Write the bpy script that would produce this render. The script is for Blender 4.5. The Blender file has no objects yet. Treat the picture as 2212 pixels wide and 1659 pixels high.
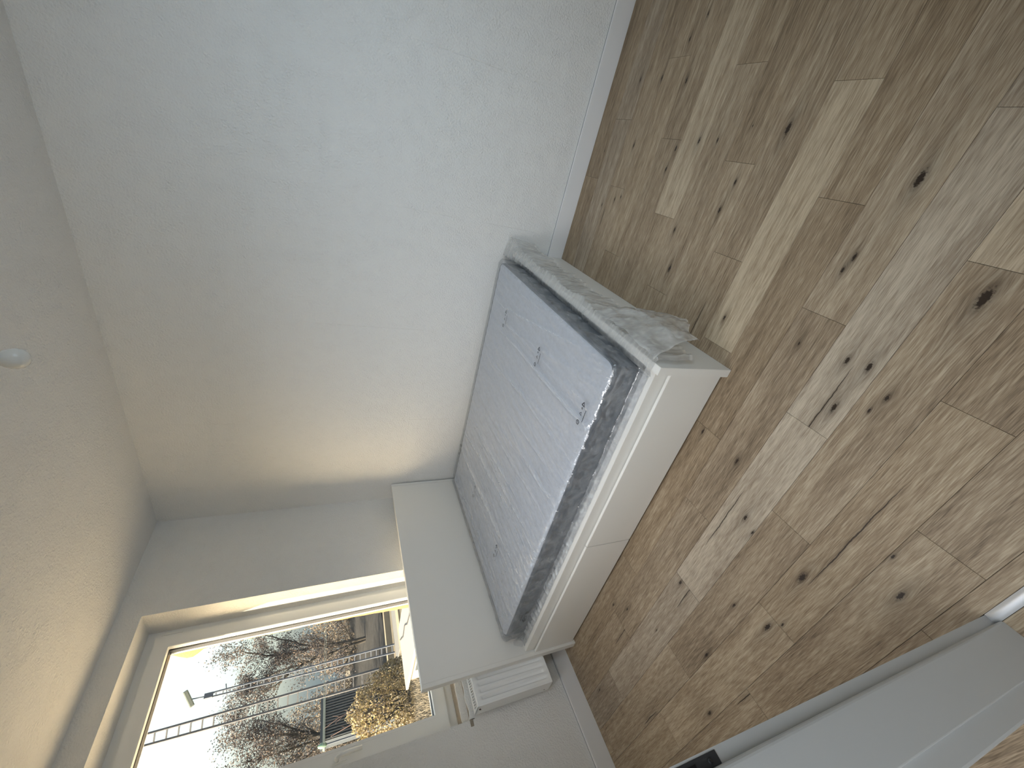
import bpy, bmesh, math, random
import numpy as np
from mathutils import Vector, Matrix, noise

S = bpy.context.scene
C = S.collection
R_ = math.radians
random.seed(7)

# ------------------------------------------------------------------ camera
CAM = Vector((-2.5438, -2.7802, 1.4717))
YAW, PIT, ROL = 1.0133, -0.4252, 0.0113
cy, sy = math.cos(YAW), math.sin(YAW)
F = Vector((sy*math.cos(PIT), cy*math.cos(PIT), math.sin(PIT)))
R0 = Vector((cy, -sy, 0)); U0 = R0.cross(F)
RR = math.cos(ROL)*R0 + math.sin(ROL)*U0
UU = RR.cross(F)
cd = bpy.data.cameras.new('camera'); cam = bpy.data.objects.new('camera', cd); C.objects.link(cam)
X, Y, Z = -UU, RR, -F            # the phone was held turned: room "up" points to picture left
cam.matrix_world = Matrix(((X.x, Y.x, Z.x, CAM.x), (X.y, Y.y, Z.y, CAM.y), (X.z, Y.z, Z.z, CAM.z), (0, 0, 0, 1)))
cd.sensor_fit = 'HORIZONTAL'; cd.sensor_width = 36.0; cd.lens = 860.9/2212*36.0
cd.clip_start = 0.02; cd.clip_end = 300
S.camera = cam

# ------------------------------------------------------------------ light
S.view_settings.view_transform = 'Standard'; S.view_settings.look = 'None'
S.view_settings.gamma = 1.0; S.view_settings.use_curve_mapping = False
S.view_settings.exposure = 0.14
w = bpy.data.worlds.new('sky'); S.world = w; w.use_nodes = True
nt = w.node_tree; nt.nodes.clear()
SUN_EL, SUN_AZ = 30.0, -79.5         # hazy low sun on the left, just outside the frame of the window
sk = nt.nodes.new('ShaderNodeTexSky'); sk.sky_type = 'NISHITA'; sk.sun_disc = False
sk.sun_elevation = R_(SUN_EL); sk.sun_rotation = R_(SUN_AZ); sk.dust_density = 10.0; sk.air_density = 1.0
bg = nt.nodes.new('ShaderNodeBackground'); ow = nt.nodes.new('ShaderNodeOutputWorld')
SKY, HAZE = (0.76, 0.69, 0.545), (0.24, 0.30, 0.32)
sc_ = nt.nodes.new('ShaderNodeVectorMath'); sc_.operation = 'MULTIPLY_ADD'
sc_.inputs[1].default_value = SKY; sc_.inputs[2].default_value = HAZE
nt.links.new(sk.outputs[0], sc_.inputs[0]); nt.links.new(sc_.outputs[0], bg.inputs[0]); nt.links.new(bg.outputs[0], ow.inputs[0])
bg.inputs[1].default_value = 1.0
sun = bpy.data.lights.new('sun', 'SUN'); sun.energy = 20.0; sun.angle = R_(0.6); sun.color = (1.0, 0.83, 0.60)
so = bpy.data.objects.new('sun', sun); C.objects.link(so)
so.rotation_euler = Vector((math.sin(R_(SUN_AZ))*math.cos(R_(SUN_EL)), math.cos(R_(SUN_AZ))*math.cos(R_(SUN_EL)), math.sin(R_(SUN_EL)))).to_track_quat('Z', 'Y').to_euler()
def portal(name, loc, rot, sxx, syy):
    l = bpy.data.lights.new(name, 'AREA'); l.shape = 'RECTANGLE'; l.size = sxx; l.size_y = syy
    l.cycles.is_portal = True
    o = bpy.data.objects.new(name, l); C.objects.link(o); o.location = loc; o.rotation_euler = rot
portal('window_portal', (-1.21, 0.30, 1.62), (R_(-90), 0, 0), 0.86, 1.5)
NEAR = 15.0
nl = bpy.data.lights.new('near_fill', 'AREA'); nl.shape = 'RECTANGLE'; nl.size = 1.5; nl.size_y = 1.4; nl.energy = NEAR; nl.color = (0.70, 0.86, 1.0)  # added fill light behind the camera; the near wall has no opening
no = bpy.data.objects.new('near_fill', nl); C.objects.link(no); no.location = (-1.5, -3.97, 1.6); no.rotation_euler = Vector((-1.5, -1.5, 0.75)).to_track_quat('Z', 'Y').to_euler(); nl.spread = R_(120)
LEFT = 13.0
ll = bpy.data.lights.new('left_fill', 'AREA'); ll.shape = 'RECTANGLE'; ll.size = 0.9; ll.size_y = 0.9; ll.energy = LEFT; ll.color = (0.96, 0.97, 1.0)  # added fill at the left wall for bed and floor, no window there
lo_ = bpy.data.objects.new('left_fill', ll); C.objects.link(lo_); lo_.location = (-2.46, -1.45, 1.7); lo_.rotation_euler = (R_(38), 0, R_(-90)); ll.spread = R_(115)
HALL = 24.0
hl = bpy.data.lights.new('hall_fill', 'AREA'); hl.shape = 'DISK'; hl.size = 1.3; hl.energy = HALL; hl.color = (0.84, 0.92, 1.0)  # unseen fill light added in the hall, without a fixture
ho = bpy.data.objects.new('hall_fill', hl); C.objects.link(ho); ho.location = (-3.15, -2.70, 2.50)
S.cycles.diffuse_bounces = 8; S.cycles.max_bounces = 16; S.cycles.transparent_max_bounces = 24
S.cycles.glossy_bounces = 5; S.cycles.caustics_reflective = False; S.cycles.caustics_refractive = False
S.cycles.sample_clamp_indirect = 6.0

# ------------------------------------------------------------------ helpers
def mat(name):
    m = bpy.data.materials.new(name); m.use_nodes = True
    n = m.node_tree.nodes; n.clear()
    return m, n, m.node_tree.links
def N(n, t, **k):
    x = n.new('ShaderNode' + t)
    for a, b in k.items(): setattr(x, a, b)
    return x
def simple(name, col, rough=0.5, metal=0.0, bump=0.0, bscale=200.0, bdist=0.001, spec=0.5, var=0.0, coord='Object'):
    m, n, l = mat(name)
    b = N(n, 'BsdfPrincipled'); o = N(n, 'OutputMaterial'); l.new(b.outputs[0], o.inputs[0])
    b.inputs['Base Color'].default_value = (*col, 1); b.inputs['Roughness'].default_value = rough
    b.inputs['Metallic'].default_value = metal; b.inputs['Specular IOR Level'].default_value = spec
    if bump or var:
        t = N(n, 'TexCoord'); ns = N(n, 'TexNoise'); ns.inputs['Scale'].default_value = bscale; ns.inputs['Detail'].default_value = 4
        l.new(t.outputs[coord], ns.inputs['Vector'])
        if bump:
            bp = N(n, 'Bump'); bp.inputs['Strength'].default_value = bump; bp.inputs['Distance'].default_value = bdist
            l.new(ns.outputs[0], bp.inputs['Height']); l.new(bp.outputs[0], b.inputs['Normal'])
        if var:
            mx = N(n, 'MixRGB'); mx.inputs[1].default_value = (*[c*(1-var) for c in col], 1); mx.inputs[2].default_value = (*[min(1, c*(1+var)) for c in col], 1)
            l.new(ns.outputs[0], mx.inputs[0]); l.new(mx.outputs[0], b.inputs['Base Color'])
    return m

def link(name, me, m=None, parent=None, smooth=False):
    o = bpy.data.objects.new(name, me); C.objects.link(o)
    if m is not None: me.materials.append(m)
    if parent is not None: o.parent = parent
    if smooth:
        for p in me.polygons: p.use_smooth = True
    return o
def from_bm(name, bm, m, parent=None, smooth=False):
    me = bpy.data.meshes.new(name); bm.normal_update(); bm.to_mesh(me); bm.free()
    return link(name, me, m, parent, smooth)
def add_box(bm, a, b):
    v = [bm.verts.new((x, y, z)) for x in (a[0], b[0]) for y in (a[1], b[1]) for z in (a[2], b[2])]
    for f in ((0, 1, 3, 2), (4, 6, 7, 5), (0, 4, 5, 1), (2, 3, 7, 6), (0, 2, 6, 4), (1, 5, 7, 3)):
        bm.faces.new([v[i] for i in f])
    return v
def box(name, a, b, m, parent=None, bev=0.0, seg=2):
    bm = bmesh.new(); add_box(bm, a, b)
    if bev: bmesh.ops.bevel(bm, geom=bm.edges[:], offset=bev, segments=seg, profile=0.6, affect='EDGES')
    return from_bm(name, bm, m, parent)
def boxes(name, L, m, parent=None):
    bm = bmesh.new()
    for a, b in L: add_box(bm, a, b)
    return from_bm(name, bm, m, parent)
def tube_into(V, Fc, pts, rad, k=6, cap=True):
    pts = [Vector(p) for p in pts]; base = len(V); up = Vector((0.13, 0.31, 0.94))
    for i, p in enumerate(pts):
        d = (pts[min(i+1, len(pts)-1)] - pts[max(i-1, 0)])
        d = d.normalized() if d.length > 1e-9 else Vector((0, 0, 1))
        a = d.cross(up)
        if a.length < 1e-3: a = d.cross(Vector((1, 0, 0)))
        a.normalize(); b = d.cross(a); r = rad[i] if hasattr(rad, '__len__') else rad
        for j in range(k):
            t = 2*math.pi*j/k; V.append(tuple(p + r*(math.cos(t)*a + math.sin(t)*b)))
    for i in range(len(pts)-1):
        for j in range(k):
            q = base + i*k; Fc.append((q+j, q+(j+1) % k, q+k+(j+1) % k, q+k+j))
    if cap:
        Fc.append(tuple(base+j for j in range(k))[::-1]); Fc.append(tuple(base+(len(pts)-1)*k+j for j in range(k)))
def tube(name, pts, rad, m, parent=None, k=8):
    V, Fc = [], []; tube_into(V, Fc, pts, rad, k)
    me = bpy.data.meshes.new(name); me.from_pydata(V, [], Fc); me.update()
    return link(name, me, m, parent, True)
def lathe(name, prof, m, parent=None, k=24, loc=(0, 0, 0)):
    V, Fc = [], []
    for r, z in prof:
        for j in range(k):
            t = 2*math.pi*j/k; V.append((loc[0]+r*math.cos(t), loc[1]+r*math.sin(t), loc[2]+z))
    for i in range(len(prof)-1):
        for j in range(k):
            Fc.append((i*k+j, i*k+(j+1) % k, (i+1)*k+(j+1) % k, (i+1)*k+j))
    Fc.append(tuple(range(k))[::-1]); Fc.append(tuple((len(prof)-1)*k+j for j in range(k)))
    me = bpy.data.meshes.new(name); me.from_pydata(V, [], Fc); me.update()
    return link(name, me, m, parent, True)
def empty(name, loc=(0, 0, 0)):
    o = bpy.data.objects.new(name, None); C.objects.link(o); o.location = loc; o.empty_display_size = 0.05
    return o
def tag(o, label, cat, group=None):
    o['label'] = label; o['category'] = cat
    if group: o['group'] = group
    return o
def struct(o): o['kind'] = 'structure'; return o
def extrude_poly(name, poly, z0, z1, m, parent=None, bev=0.0):
    bm = bmesh.new(); lo = [bm.verts.new((x, y, z0)) for x, y in poly]; hi = [bm.verts.new((x, y, z1)) for x, y in poly]
    n = len(poly); bm.faces.new(lo[::-1]); bm.faces.new(hi)
    for i in range(n): bm.faces.new((lo[i], lo[(i+1) % n], hi[(i+1) % n], hi[i]))
    bmesh.ops.recalc_face_normals(bm, faces=bm.faces[:])
    return from_bm(name, bm, m, parent)

# ------------------------------------------------------------------ materials
def wall_mat(name, col, seams=None):
    m, n, l = mat(name)
    b = N(n, 'BsdfPrincipled'); o = N(n, 'OutputMaterial'); l.new(b.outputs[0], o.inputs[0])
    b.inputs['Base Color'].default_value = (*col, 1); b.inputs['Roughness'].default_value = 0.85
    b.inputs['Specular IOR Level'].default_value = 0.2
    t = N(n, 'TexCoord'); n1 = N(n, 'TexNoise'); n1.inputs['Scale'].default_value = 105; n1.inputs['Detail'].default_value = 4
    n2 = N(n, 'TexNoise'); n2.inputs['Scale'].default_value = 14; n2.inputs['Detail'].default_value = 2
    l.new(t.outputs['Object'], n1.inputs['Vector']); l.new(t.outputs['Object'], n2.inputs['Vector'])
    a = N(n, 'Math', operation='MULTIPLY'); l.new(n1.outputs[0], a.inputs[0]); l.new(n2.outputs[0], a.inputs[1])
    h = a
    if seams:
        sp = N(n, 'SeparateXYZ'); l.new(t.outputs['Object'], sp.inputs[0])
        wv = N(n, 'TexNoise'); wv.inputs['Scale'].default_value = 2.0; l.new(t.outputs['Object'], wv.inputs['Vector'])
        for y in seams:
            s1 = N(n, 'Math', operation='SUBTRACT'); l.new(sp.outputs[1], s1.inputs[0]); s1.inputs[1].default_value = y
            s2 = N(n, 'Math', operation='MULTIPLY_ADD'); l.new(wv.outputs[0], s2.inputs[0]); s2.inputs[1].default_value = 0.01; l.new(s1.outputs[0], s2.inputs[2])
            s3 = N(n, 'Math', operation='ABSOLUTE'); l.new(s2.outputs[0], s3.inputs[0])
            s4 = N(n, 'MapRange'); l.new(s3.outputs[0], s4.inputs[0]); s4.inputs[1].default_value = 0.0; s4.inputs[2].default_value = 0.004
            s4.inputs[3].default_value = -0.16; s4.inputs[4].default_value = 0.0
            gt = N(n, 'MapRange'); l.new(wv.outputs[0], gt.inputs[0]); gt.inputs[1].default_value = 0.45; gt.inputs[2].default_value = 0.6
            s5 = N(n, 'Math', operation='MULTIPLY_ADD'); l.new(s4.outputs[0], s5.inputs[0]); l.new(gt.outputs[0], s5.inputs[1]); l.new(h.outputs[0], s5.inputs[2]); h = s5
    bp = N(n, 'Bump'); bp.inputs['Strength'].default_value = 1.0; bp.inputs['Distance'].default_value = 0.012
    l.new(h.outputs[0], bp.inputs['Height']); l.new(bp.outputs[0], b.inputs['Normal'])
    return m
WALLC = (0.80, 0.795, 0.775)
M_wall = wall_mat('wall_paint', WALLC)
M_wallr = wall_mat('wall_paint_lining', WALLC, (-1.62, -2.385, -3.154, -0.85))
M_ceil = wall_mat('ceiling_paint', (0.79, 0.785, 0.77))
M_base = simple('white_skirting', (0.80, 0.80, 0.80), 0.35)
M_foil = simple('white_foil', (0.78, 0.77, 0.73), 0.38, bump=0.05, bscale=400, bdist=0.0005)
M_foil_gloss = simple('white_foil_gloss', (0.80, 0.79, 0.76), 0.18)
M_pvc = simple('white_pvc', (0.82, 0.83, 0.83), 0.28)
M_rad = simple('radiator_enamel', (0.82, 0.83, 0.82), 0.25)
M_dark = simple('dark_void', (0.02, 0.02, 0.022), 0.6)
M_gasket = simple('black_rubber', (0.012, 0.013, 0.02), 0.5)
M_jamb = simple('painted_jamb', (0.58, 0.60, 0.61), 0.4, bump=0.03, bscale=60)
M_alu = simple('brushed_aluminium', (0.86, 0.87, 0.90), 0.42, metal=0.85, bump=0.05, bscale=300)
M_black = simple('black_steel', (0.045, 0.048, 0.055), 0.42, metal=0.3)
M_raw = simple('raw_mortar', (0.50, 0.44, 0.36), 0.9, bump=0.8, bscale=45, bdist=0.006, var=0.35)
M_raw2 = simple('raw_plaster_dark', (0.30, 0.26, 0.21), 0.9, bump=0.8, bscale=60, bdist=0.006, var=0.4)
M_foam = simple('yellow_insulation', (0.20, 0.118, 0.042), 0.9, bump=0.8, bscale=90, bdist=0.006, var=0.3)
M_caulk = simple('grey_joint', (0.28, 0.29, 0.30), 0.7)
M_opal = simple('opal_glass', (0.80, 0.80, 0.77), 0.12)
M_socket = simple('black_bakelite', (0.03, 0.032, 0.034), 0.5)
M_chip = simple('rust_chip', (0.06, 0.03, 0.02), 0.9)
M_ink = simple('black_ink', (0.012, 0.013, 0.016), 0.5)

def plank_mat():
    m, n, l = mat('oak_vinyl')
    b = N(n, 'BsdfPrincipled'); o = N(n, 'OutputMaterial'); l.new(b.outputs[0], o.inputs[0])
    t = N(n, 'TexCoord'); inf = N(n, 'ObjectInfo')
    def attr(nm):
        a = N(n, 'Attribute'); a.attribute_type = 'OBJECT'; a.attribute_name = nm; return a
    def math_(op, a, bb=None, c=None):
        x = N(n, 'Math', operation=op)
        for i, v in enumerate((a, bb, c)):
            if v is None: continue
            if isinstance(v, (int, float)): x.inputs[i].default_value = v
            else: l.new(v, x.inputs[i])
        return x.outputs[0]
    sp = N(n, 'SeparateXYZ'); l.new(t.outputs['Object'], sp.inputs[0])
    px, py = sp.outputs[0], sp.outputs[1]
    dark = None; gx = px
    for nm in ('knot_a', 'knot_b', 'knot_c'):
        a = attr(nm); s = N(n, 'SeparateXYZ'); l.new(a.outputs['Vector'], s.inputs[0])
        dx = math_('SUBTRACT', px, s.outputs[0]); dy = math_('SUBTRACT', py, s.outputs[1])
        r = math_('MAXIMUM', math_('MULTIPLY', s.outputs[2], 0.50), 0.0004)
        ex = math_('DIVIDE', dx, r); ey = math_('DIVIDE', math_('MULTIPLY', dy, 0.40), r)
        d2 = math_('ADD', math_('MULTIPLY', ex, ex), math_('MULTIPLY', ey, ey))
        g = math_('POWER', 2.718, math_('MULTIPLY', d2, -1.1))
        g2 = math_('POWER', 2.718, math_('MULTIPLY', d2, -0.16))
        gx = math_('ADD', gx, math_('MULTIPLY', math_('MULTIPLY', dx, g2), -0.8))
        # ring pattern close to the knot
        ring = math_('MULTIPLY', math_('SINE', math_('MULTIPLY', math_('SQRT', d2), 7.0)), 0.18)
        brk = N(n, 'TexNoise'); brk.inputs['Scale'].default_value = 130; brk.inputs['Detail'].default_value = 3; l.new(t.outputs['Object'], brk.inputs['Vector'])
        brk.inputs['Scale'].default_value = 170
        core = N(n, 'MapRange'); core.interpolation_type = 'SMOOTHSTEP'; core.inputs[1].default_value = 0.30; core.inputs[2].default_value = 0.95; core.inputs[3].default_value = 0.0; core.inputs[4].default_value = 0.72
        l.new(math_('ADD', g, math_('MULTIPLY', math_('SUBTRACT', brk.outputs[0], 0.5), 1.3)), core.inputs[0])
        dd = math_('ADD', math_('MULTIPLY', core.outputs[0], math_('POWER', g, 0.35)), math_('MULTIPLY', g, math_('ADD', 0.34, ring)))
        dyl = math_('DIVIDE', math_('MULTIPLY', dy, 0.09), r); exs = math_('MULTIPLY', ex, 0.55)
        stk = math_('POWER', 2.718, math_('MULTIPLY', math_('ADD', math_('MULTIPLY', exs, exs), math_('MULTIPLY', dyl, dyl)), -1.0))
        dd = math_('ADD', dd, math_('ADD', math_('MULTIPLY', g2, 0.16), math_('MULTIPLY', stk, 0.22)))
        dark = dd if dark is None else math_('ADD', dark, dd)
    a = attr('crack'); s = N(n, 'SeparateXYZ'); l.new(a.outputs['Vector'], s.inputs[0])
    wob = N(n, 'TexNoise'); wob.inputs['Scale'].default_value = 5.0; wob.inputs['Detail'].default_value = 5; wob.inputs['Roughness'].default_value = 0.65; l.new(t.outputs['Object'], wob.inputs['Vector'])
    cx = math_('SUBTRACT', math_('ADD', px, math_('MULTIPLY', math_('SUBTRACT', wob.outputs[0], 0.5), 0.020)), s.outputs[0])
    cyy = math_('DIVIDE', math_('SUBTRACT', py, s.outputs[1]), math_('MAXIMUM', s.outputs[2], 0.001))
    wd = math_('MULTIPLY', math_('SUBTRACT', 1.0, math_('MULTIPLY', cyy, cyy)), 0.0019)
    wd = math_('MAXIMUM', wd, 0.00001)
    crk = math_('POWER', 2.718, math_('MULTIPLY', math_('POWER', math_('DIVIDE', math_('ABSOLUTE', cx), wd), 2.0), -1.0))
    crk2 = math_('POWER', 2.718, math_('MULTIPLY', math_('POWER', math_('DIVIDE', math_('ABSOLUTE', cx), math_('MULTIPLY', wd, 6.0)), 2.0), -1.0))
    dark = math_('ADD', dark, math_('ADD', math_('MULTIPLY', crk, 0.9), math_('MULTIPLY', crk2, 0.22)))
    # grain
    off = math_('MULTIPLY', inf.outputs['Random'], 37.0)
    cb = N(n, 'CombineXYZ'); l.new(math_('MULTIPLY', gx, 1.0), cb.inputs[0]); l.new(math_('MULTIPLY', py, 0.045), cb.inputs[1]); l.new(off, cb.inputs[2])
    gr = N(n, 'TexNoise'); gr.inputs['Scale'].default_value = 70; gr.inputs['Detail'].default_value = 6; gr.inputs['Roughness'].default_value = 0.62; gr.inputs['Distortion'].default_value = 0.6
    l.new(cb.outputs[0], gr.inputs['Vector'])
    cb2 = N(n, 'CombineXYZ'); l.new(gx, cb2.inputs[0]); l.new(math_('MULTIPLY', py, 0.16), cb2.inputs[1]); l.new(off, cb2.inputs[2])
    bl = N(n, 'TexNoise'); bl.inputs['Scale'].default_value = 11; bl.inputs['Detail'].default_value = 3; l.new(cb2.outputs[0], bl.inputs['Vector'])
    fib = N(n, 'TexNoise'); fib.inputs['Scale'].default_value = 420; fib.inputs['Detail'].default_value = 2
    cb3 = N(n, 'CombineXYZ'); l.new(gx, cb3.inputs[0]); l.new(math_('MULTIPLY', py, 0.05), cb3.inputs[1]); l.new(off, cb3.inputs[2]); l.new(cb3.outputs[0], fib.inputs['Vector'])
    v = math_('ADD', math_('MULTIPLY', gr.outputs[0], 0.62), math_('MULTIPLY', bl.outputs[0], 0.44))
    v = math_('ADD', v, math_('MULTIPLY', math_('SUBTRACT', fib.outputs[0], 0.5), 0.75))
    ta = attr('tone'); v = math_('ADD', v, math_('MULTIPLY', ta.outputs['Fac'], 0.17))
    rp = N(n, 'ValToRGB'); l.new(v, rp.inputs[0]); e = rp.color_ramp.elements
    e[0].position = 0.22; e[0].color = (0.130, 0.088, 0.050, 1); e[1].position = 0.84; e[1].color = (0.54, 0.440, 0.305, 1)
    k = e.new(0.50); k.color = (0.305, 0.222, 0.138, 1)
    hue = attr('grey'); hm = N(n, 'MixRGB'); l.new(hue.outputs['Fac'], hm.inputs[0]); l.new(rp.outputs[0], hm.inputs[1])
    hs = N(n, 'HueSaturation'); hs.inputs['Saturation'].default_value = 0.72; l.new(rp.outputs[0], hs.inputs['Color']); l.new(hs.outputs[0], hm.inputs[2])
    kd = N(n, 'MixRGB'); kd.inputs[2].default_value = (0.030, 0.018, 0.010, 1); l.new(hm.outputs[0], kd.inputs[1])
    cl = N(n, 'Clamp'); l.new(dark, cl.inputs[0]); l.new(cl.outputs[0], kd.inputs[0])
    l.new(kd.outputs[0], b.inputs['Base Color'])
    b.inputs['Roughness'].default_value = 0.46; b.inputs['Specular IOR Level'].default_value = 0.35
    bp = N(n, 'Bump'); bp.inputs['Strength'].default_value = 0.3; bp.inputs['Distance'].default_value = 0.001
    l.new(v, bp.inputs['Height']); l.new(bp.outputs[0], b.inputs['Normal'])
    return m
M_plank = plank_mat()

def thin_fresnel(n, l, ior):            # the same reflectance from both faces of a thin sheet
    g = N(n, 'NewGeometry'); mr = N(n, 'MapRange'); l.new(g.outputs['Backfacing'], mr.inputs[0])
    mr.inputs[3].default_value = ior; mr.inputs[4].default_value = 1.0/ior
    fr = N(n, 'Fresnel'); l.new(mr.outputs[0], fr.inputs[0])
    return fr
def film_mat(name, haze, gloss=0.10, hcol=(0.82, 0.84, 0.86), bump=0.5, ridge=False, scl=(9, 26, 20), mott=30):
    m, n, l = mat(name); o = N(n, 'OutputMaterial')
    tr = N(n, 'BsdfTransparent'); tr.inputs[0].default_value = (0.97, 0.975, 0.985, 1)
    df = N(n, 'BsdfDiffuse'); df.inputs[0].default_value = (*hcol, 1)
    tl = N(n, 'BsdfTranslucent'); tl.inputs[0].default_value = (*hcol, 1)
    ms = N(n, 'MixShader'); ms.inputs[0].default_value = 0.4; l.new(df.outputs[0], ms.inputs[1]); l.new(tl.outputs[0], ms.inputs[2])
    m1 = N(n, 'MixShader'); l.new(tr.outputs[0], m1.inputs[1]); l.new(ms.outputs[0], m1.inputs[2])
    t = N(n, 'TexCoord'); ns = N(n, 'TexNoise'); ns.inputs['Scale'].default_value = mott; ns.inputs['Detail'].default_value = 4; l.new(t.outputs['Object'], ns.inputs['Vector'])
    mr = N(n, 'MapRange'); l.new(ns.outputs[0], mr.inputs[0]); mr.inputs[1].default_value = 0.3; mr.inputs[2].default_value = 0.7; mr.inputs[3].default_value = haze*0.6; mr.inputs[4].default_value = haze*1.4
    hz = mr.outputs[0]
    if ridge:                       # the film whitens where it is creased
        at = N(n, 'Attribute'); at.attribute_name = 'crease'
        ma = N(n, 'Math', operation='MULTIPLY_ADD'); l.new(at.outputs['Fac'], ma.inputs[0]); ma.inputs[1].default_value = 0.55; l.new(hz, ma.inputs[2]); hz = ma.outputs[0]
    l.new(hz, m1.inputs[0])
    gl = N(n, 'BsdfGlossy'); gl.inputs['Roughness'].default_value = gloss
    fr = thin_fresnel(n, l, 1.75)
    m2 = N(n, 'MixShader'); l.new(m1.outputs[0], m2.inputs[1]); l.new(gl.outputs[0], m2.inputs[2])
    ff = N(n, 'MapRange'); l.new(fr.outputs[0], ff.inputs[0]); ff.inputs[3].default_value = 0.10; ff.inputs[4].default_value = 0.9
    l.new(ff.outputs[0], m2.inputs[0])
    mp = N(n, 'Mapping'); mp.inputs['Scale'].default_value = scl; mp.inputs['Rotation'].default_value = (0, 0, R_(10)); l.new(t.outputs['Object'], mp.inputs[0])
    nb = N(n, 'TexNoise'); nb.inputs['Scale'].default_value = 1.6; nb.inputs['Detail'].default_value = 5; nb.inputs['Distortion'].default_value = 1.2; l.new(mp.outputs[0], nb.inputs['Vector'])
    bp = N(n, 'Bump'); bp.inputs['Strength'].default_value = bump; bp.inputs['Distance'].default_value = 0.012; l.new(nb.outputs[0], bp.inputs['Height'])
    for x in (gl, df): l.new(bp.outputs[0], x.inputs['Normal'])
    l.new(bp.outputs[0], fr.inputs['Normal'])
    l.new(m2.outputs[0], o.inputs[0])
    return m
M_film = film_mat('clear_film', 0.06, 0.06, bump=0.45, ridge=True, scl=(5, 20, 16))
M_film_end = film_mat('bunched_film', 0.33, 0.12, (0.88, 0.88, 0.86), 0.25, True, (22, 3, 3), 5)

def glass_mat():
    m, n, l = mat('window_glass'); o = N(n, 'OutputMaterial')
    tr = N(n, 'BsdfTransparent'); tr.inputs[0].default_value = (0.95, 0.97, 0.965, 1); gl = N(n, 'BsdfGlossy'); gl.inputs['Roughness'].default_value = 0.0
    fr = thin_fresnel(n, l, 1.45); mx = N(n, 'MixShader')
    l.new(fr.outputs[0], mx.inputs[0]); l.new(tr.outputs[0], mx.inputs[1]); l.new(gl.outputs[0], mx.inputs[2]); l.new(mx.outputs[0], o.inputs[0])
    return m
M_glass = glass_mat()

def fabric_mat(name, col, quilt=False):
    m, n, l = mat(name)
    b = N(n, 'BsdfPrincipled'); o = N(n, 'OutputMaterial'); l.new(b.outputs[0], o.inputs[0])
    b.inputs['Roughness'].default_value = 0.9; b.inputs['Sheen Weight'].default_value = 0.2
    t = N(n, 'TexCoord'); ns = N(n, 'TexNoise'); ns.inputs['Scale'].default_value = 60; ns.inputs['Detail'].default_value = 5; l.new(t.outputs['Object'], ns.inputs['Vector'])
    mx = N(n, 'MixRGB'); mx.inputs[1].default_value = (*[c*0.85 for c in col], 1); mx.inputs[2].default_value = (*[min(1, c*1.12) for c in col], 1)
    l.new(ns.outputs[0], mx.inputs[0]); l.new(mx.outputs[0], b.inputs['Base Color'])
    bp = N(n, 'Bump'); bp.inputs['Strength'].default_value = 0.4; bp.inputs['Distance'].default_value = 0.002; l.new(ns.outputs[0], bp.inputs['Height']); l.new(bp.outputs[0], b.inputs['Normal'])
    return m
M_ticking = fabric_mat('pale_ticking', (0.56, 0.60, 0.67))
M_band = fabric_mat('slate_band', (0.085, 0.105, 0.13))

# ------------------------------------------------------------------ room shell
H = 2.5946
FLOOR_B = -0.30
struct(boxes('ceiling', [((-4.1, -4.3, H), (0.3, 0.0, H+0.2))], M_ceil))
struct(boxes('wall_right', [((0, -4.3, FLOOR_B), (0.3, 0.28, H+0.2))], M_wallr))
WX0, WX1, WZ0, WZ1 = -1.725, -0.712, 0.745, 2.475
wf = struct(boxes('wall_far', [((-4.1, 0, FLOOR_B), (WX0, 0.27, H+0.2)), ((WX1, 0, FLOOR_B), (0, 0.27, H+0.2)),
                               ((WX0, 0, FLOOR_B), (WX1, 0.27, 0.70)), ((WX0, 0, WZ1), (WX1, 0.27, H+0.2))], M_wall))
# bare slot under the window where no sill is fitted yet
boxes('raw_ledge', [((WX0, 0.075, 0.70), (WX1, 0.27, 0.752))], M_raw, wf)
boxes('raw_slot', [((WX0, 0.012, 0.70), (WX1, 0.075, 0.716))], M_raw2, wf)
bm = bmesh.new(); nn = 44                                   # broken plaster edge along the slot
for i in range(nn):
    x = WX0+0.004 + (WX1-WX0-0.008)*i/(nn-1); hgt = 0.010*noise.noise(Vector((x*17, 3, 0)))+0.728
    row = [bm.verts.new((x, 0.0, 0.70)), bm.verts.new((x, -0.001, hgt)), bm.verts.new((x, 0.012+0.004*noise.noise(Vector((x*31, 0, 1))), hgt)), bm.verts.new((x, 0.014, 0.70))]
    if i:
        for k in range(3): bm.faces.new((prev[k], row[k], row[k+1], prev[k+1]))
    prev = row
from_bm('plaster_edge', bm, M_wall, wf)
bm = bmesh.new(); prev = None
for i in range(nn):
    x = WX0+0.002 + (WX1-WX0-0.004)*i/(nn-1); hgt = 0.004*noise.noise(Vector((x*23, 9, 0)))+0.757
    row = [bm.verts.new((x, 0.068, 0.716)), bm.verts.new((x, 0.070+0.003*noise.noise(Vector((x*40, 0, 4))), hgt)), bm.verts.new((x, 0.084, hgt+0.001)), bm.verts.new((x, 0.09, 0.75))]
    if prev:
        for k in range(3): bm.faces.new((prev[k], row[k], row[k+1], prev[k+1]))
    prev = row
from_bm('mortar_ridge', bm, M_wall, wf)
box('slot_chip', (-1.757, -0.0015, 0.712), (-1.722, 0.004, 0.733), M_raw2, wf, 0.004)
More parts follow.
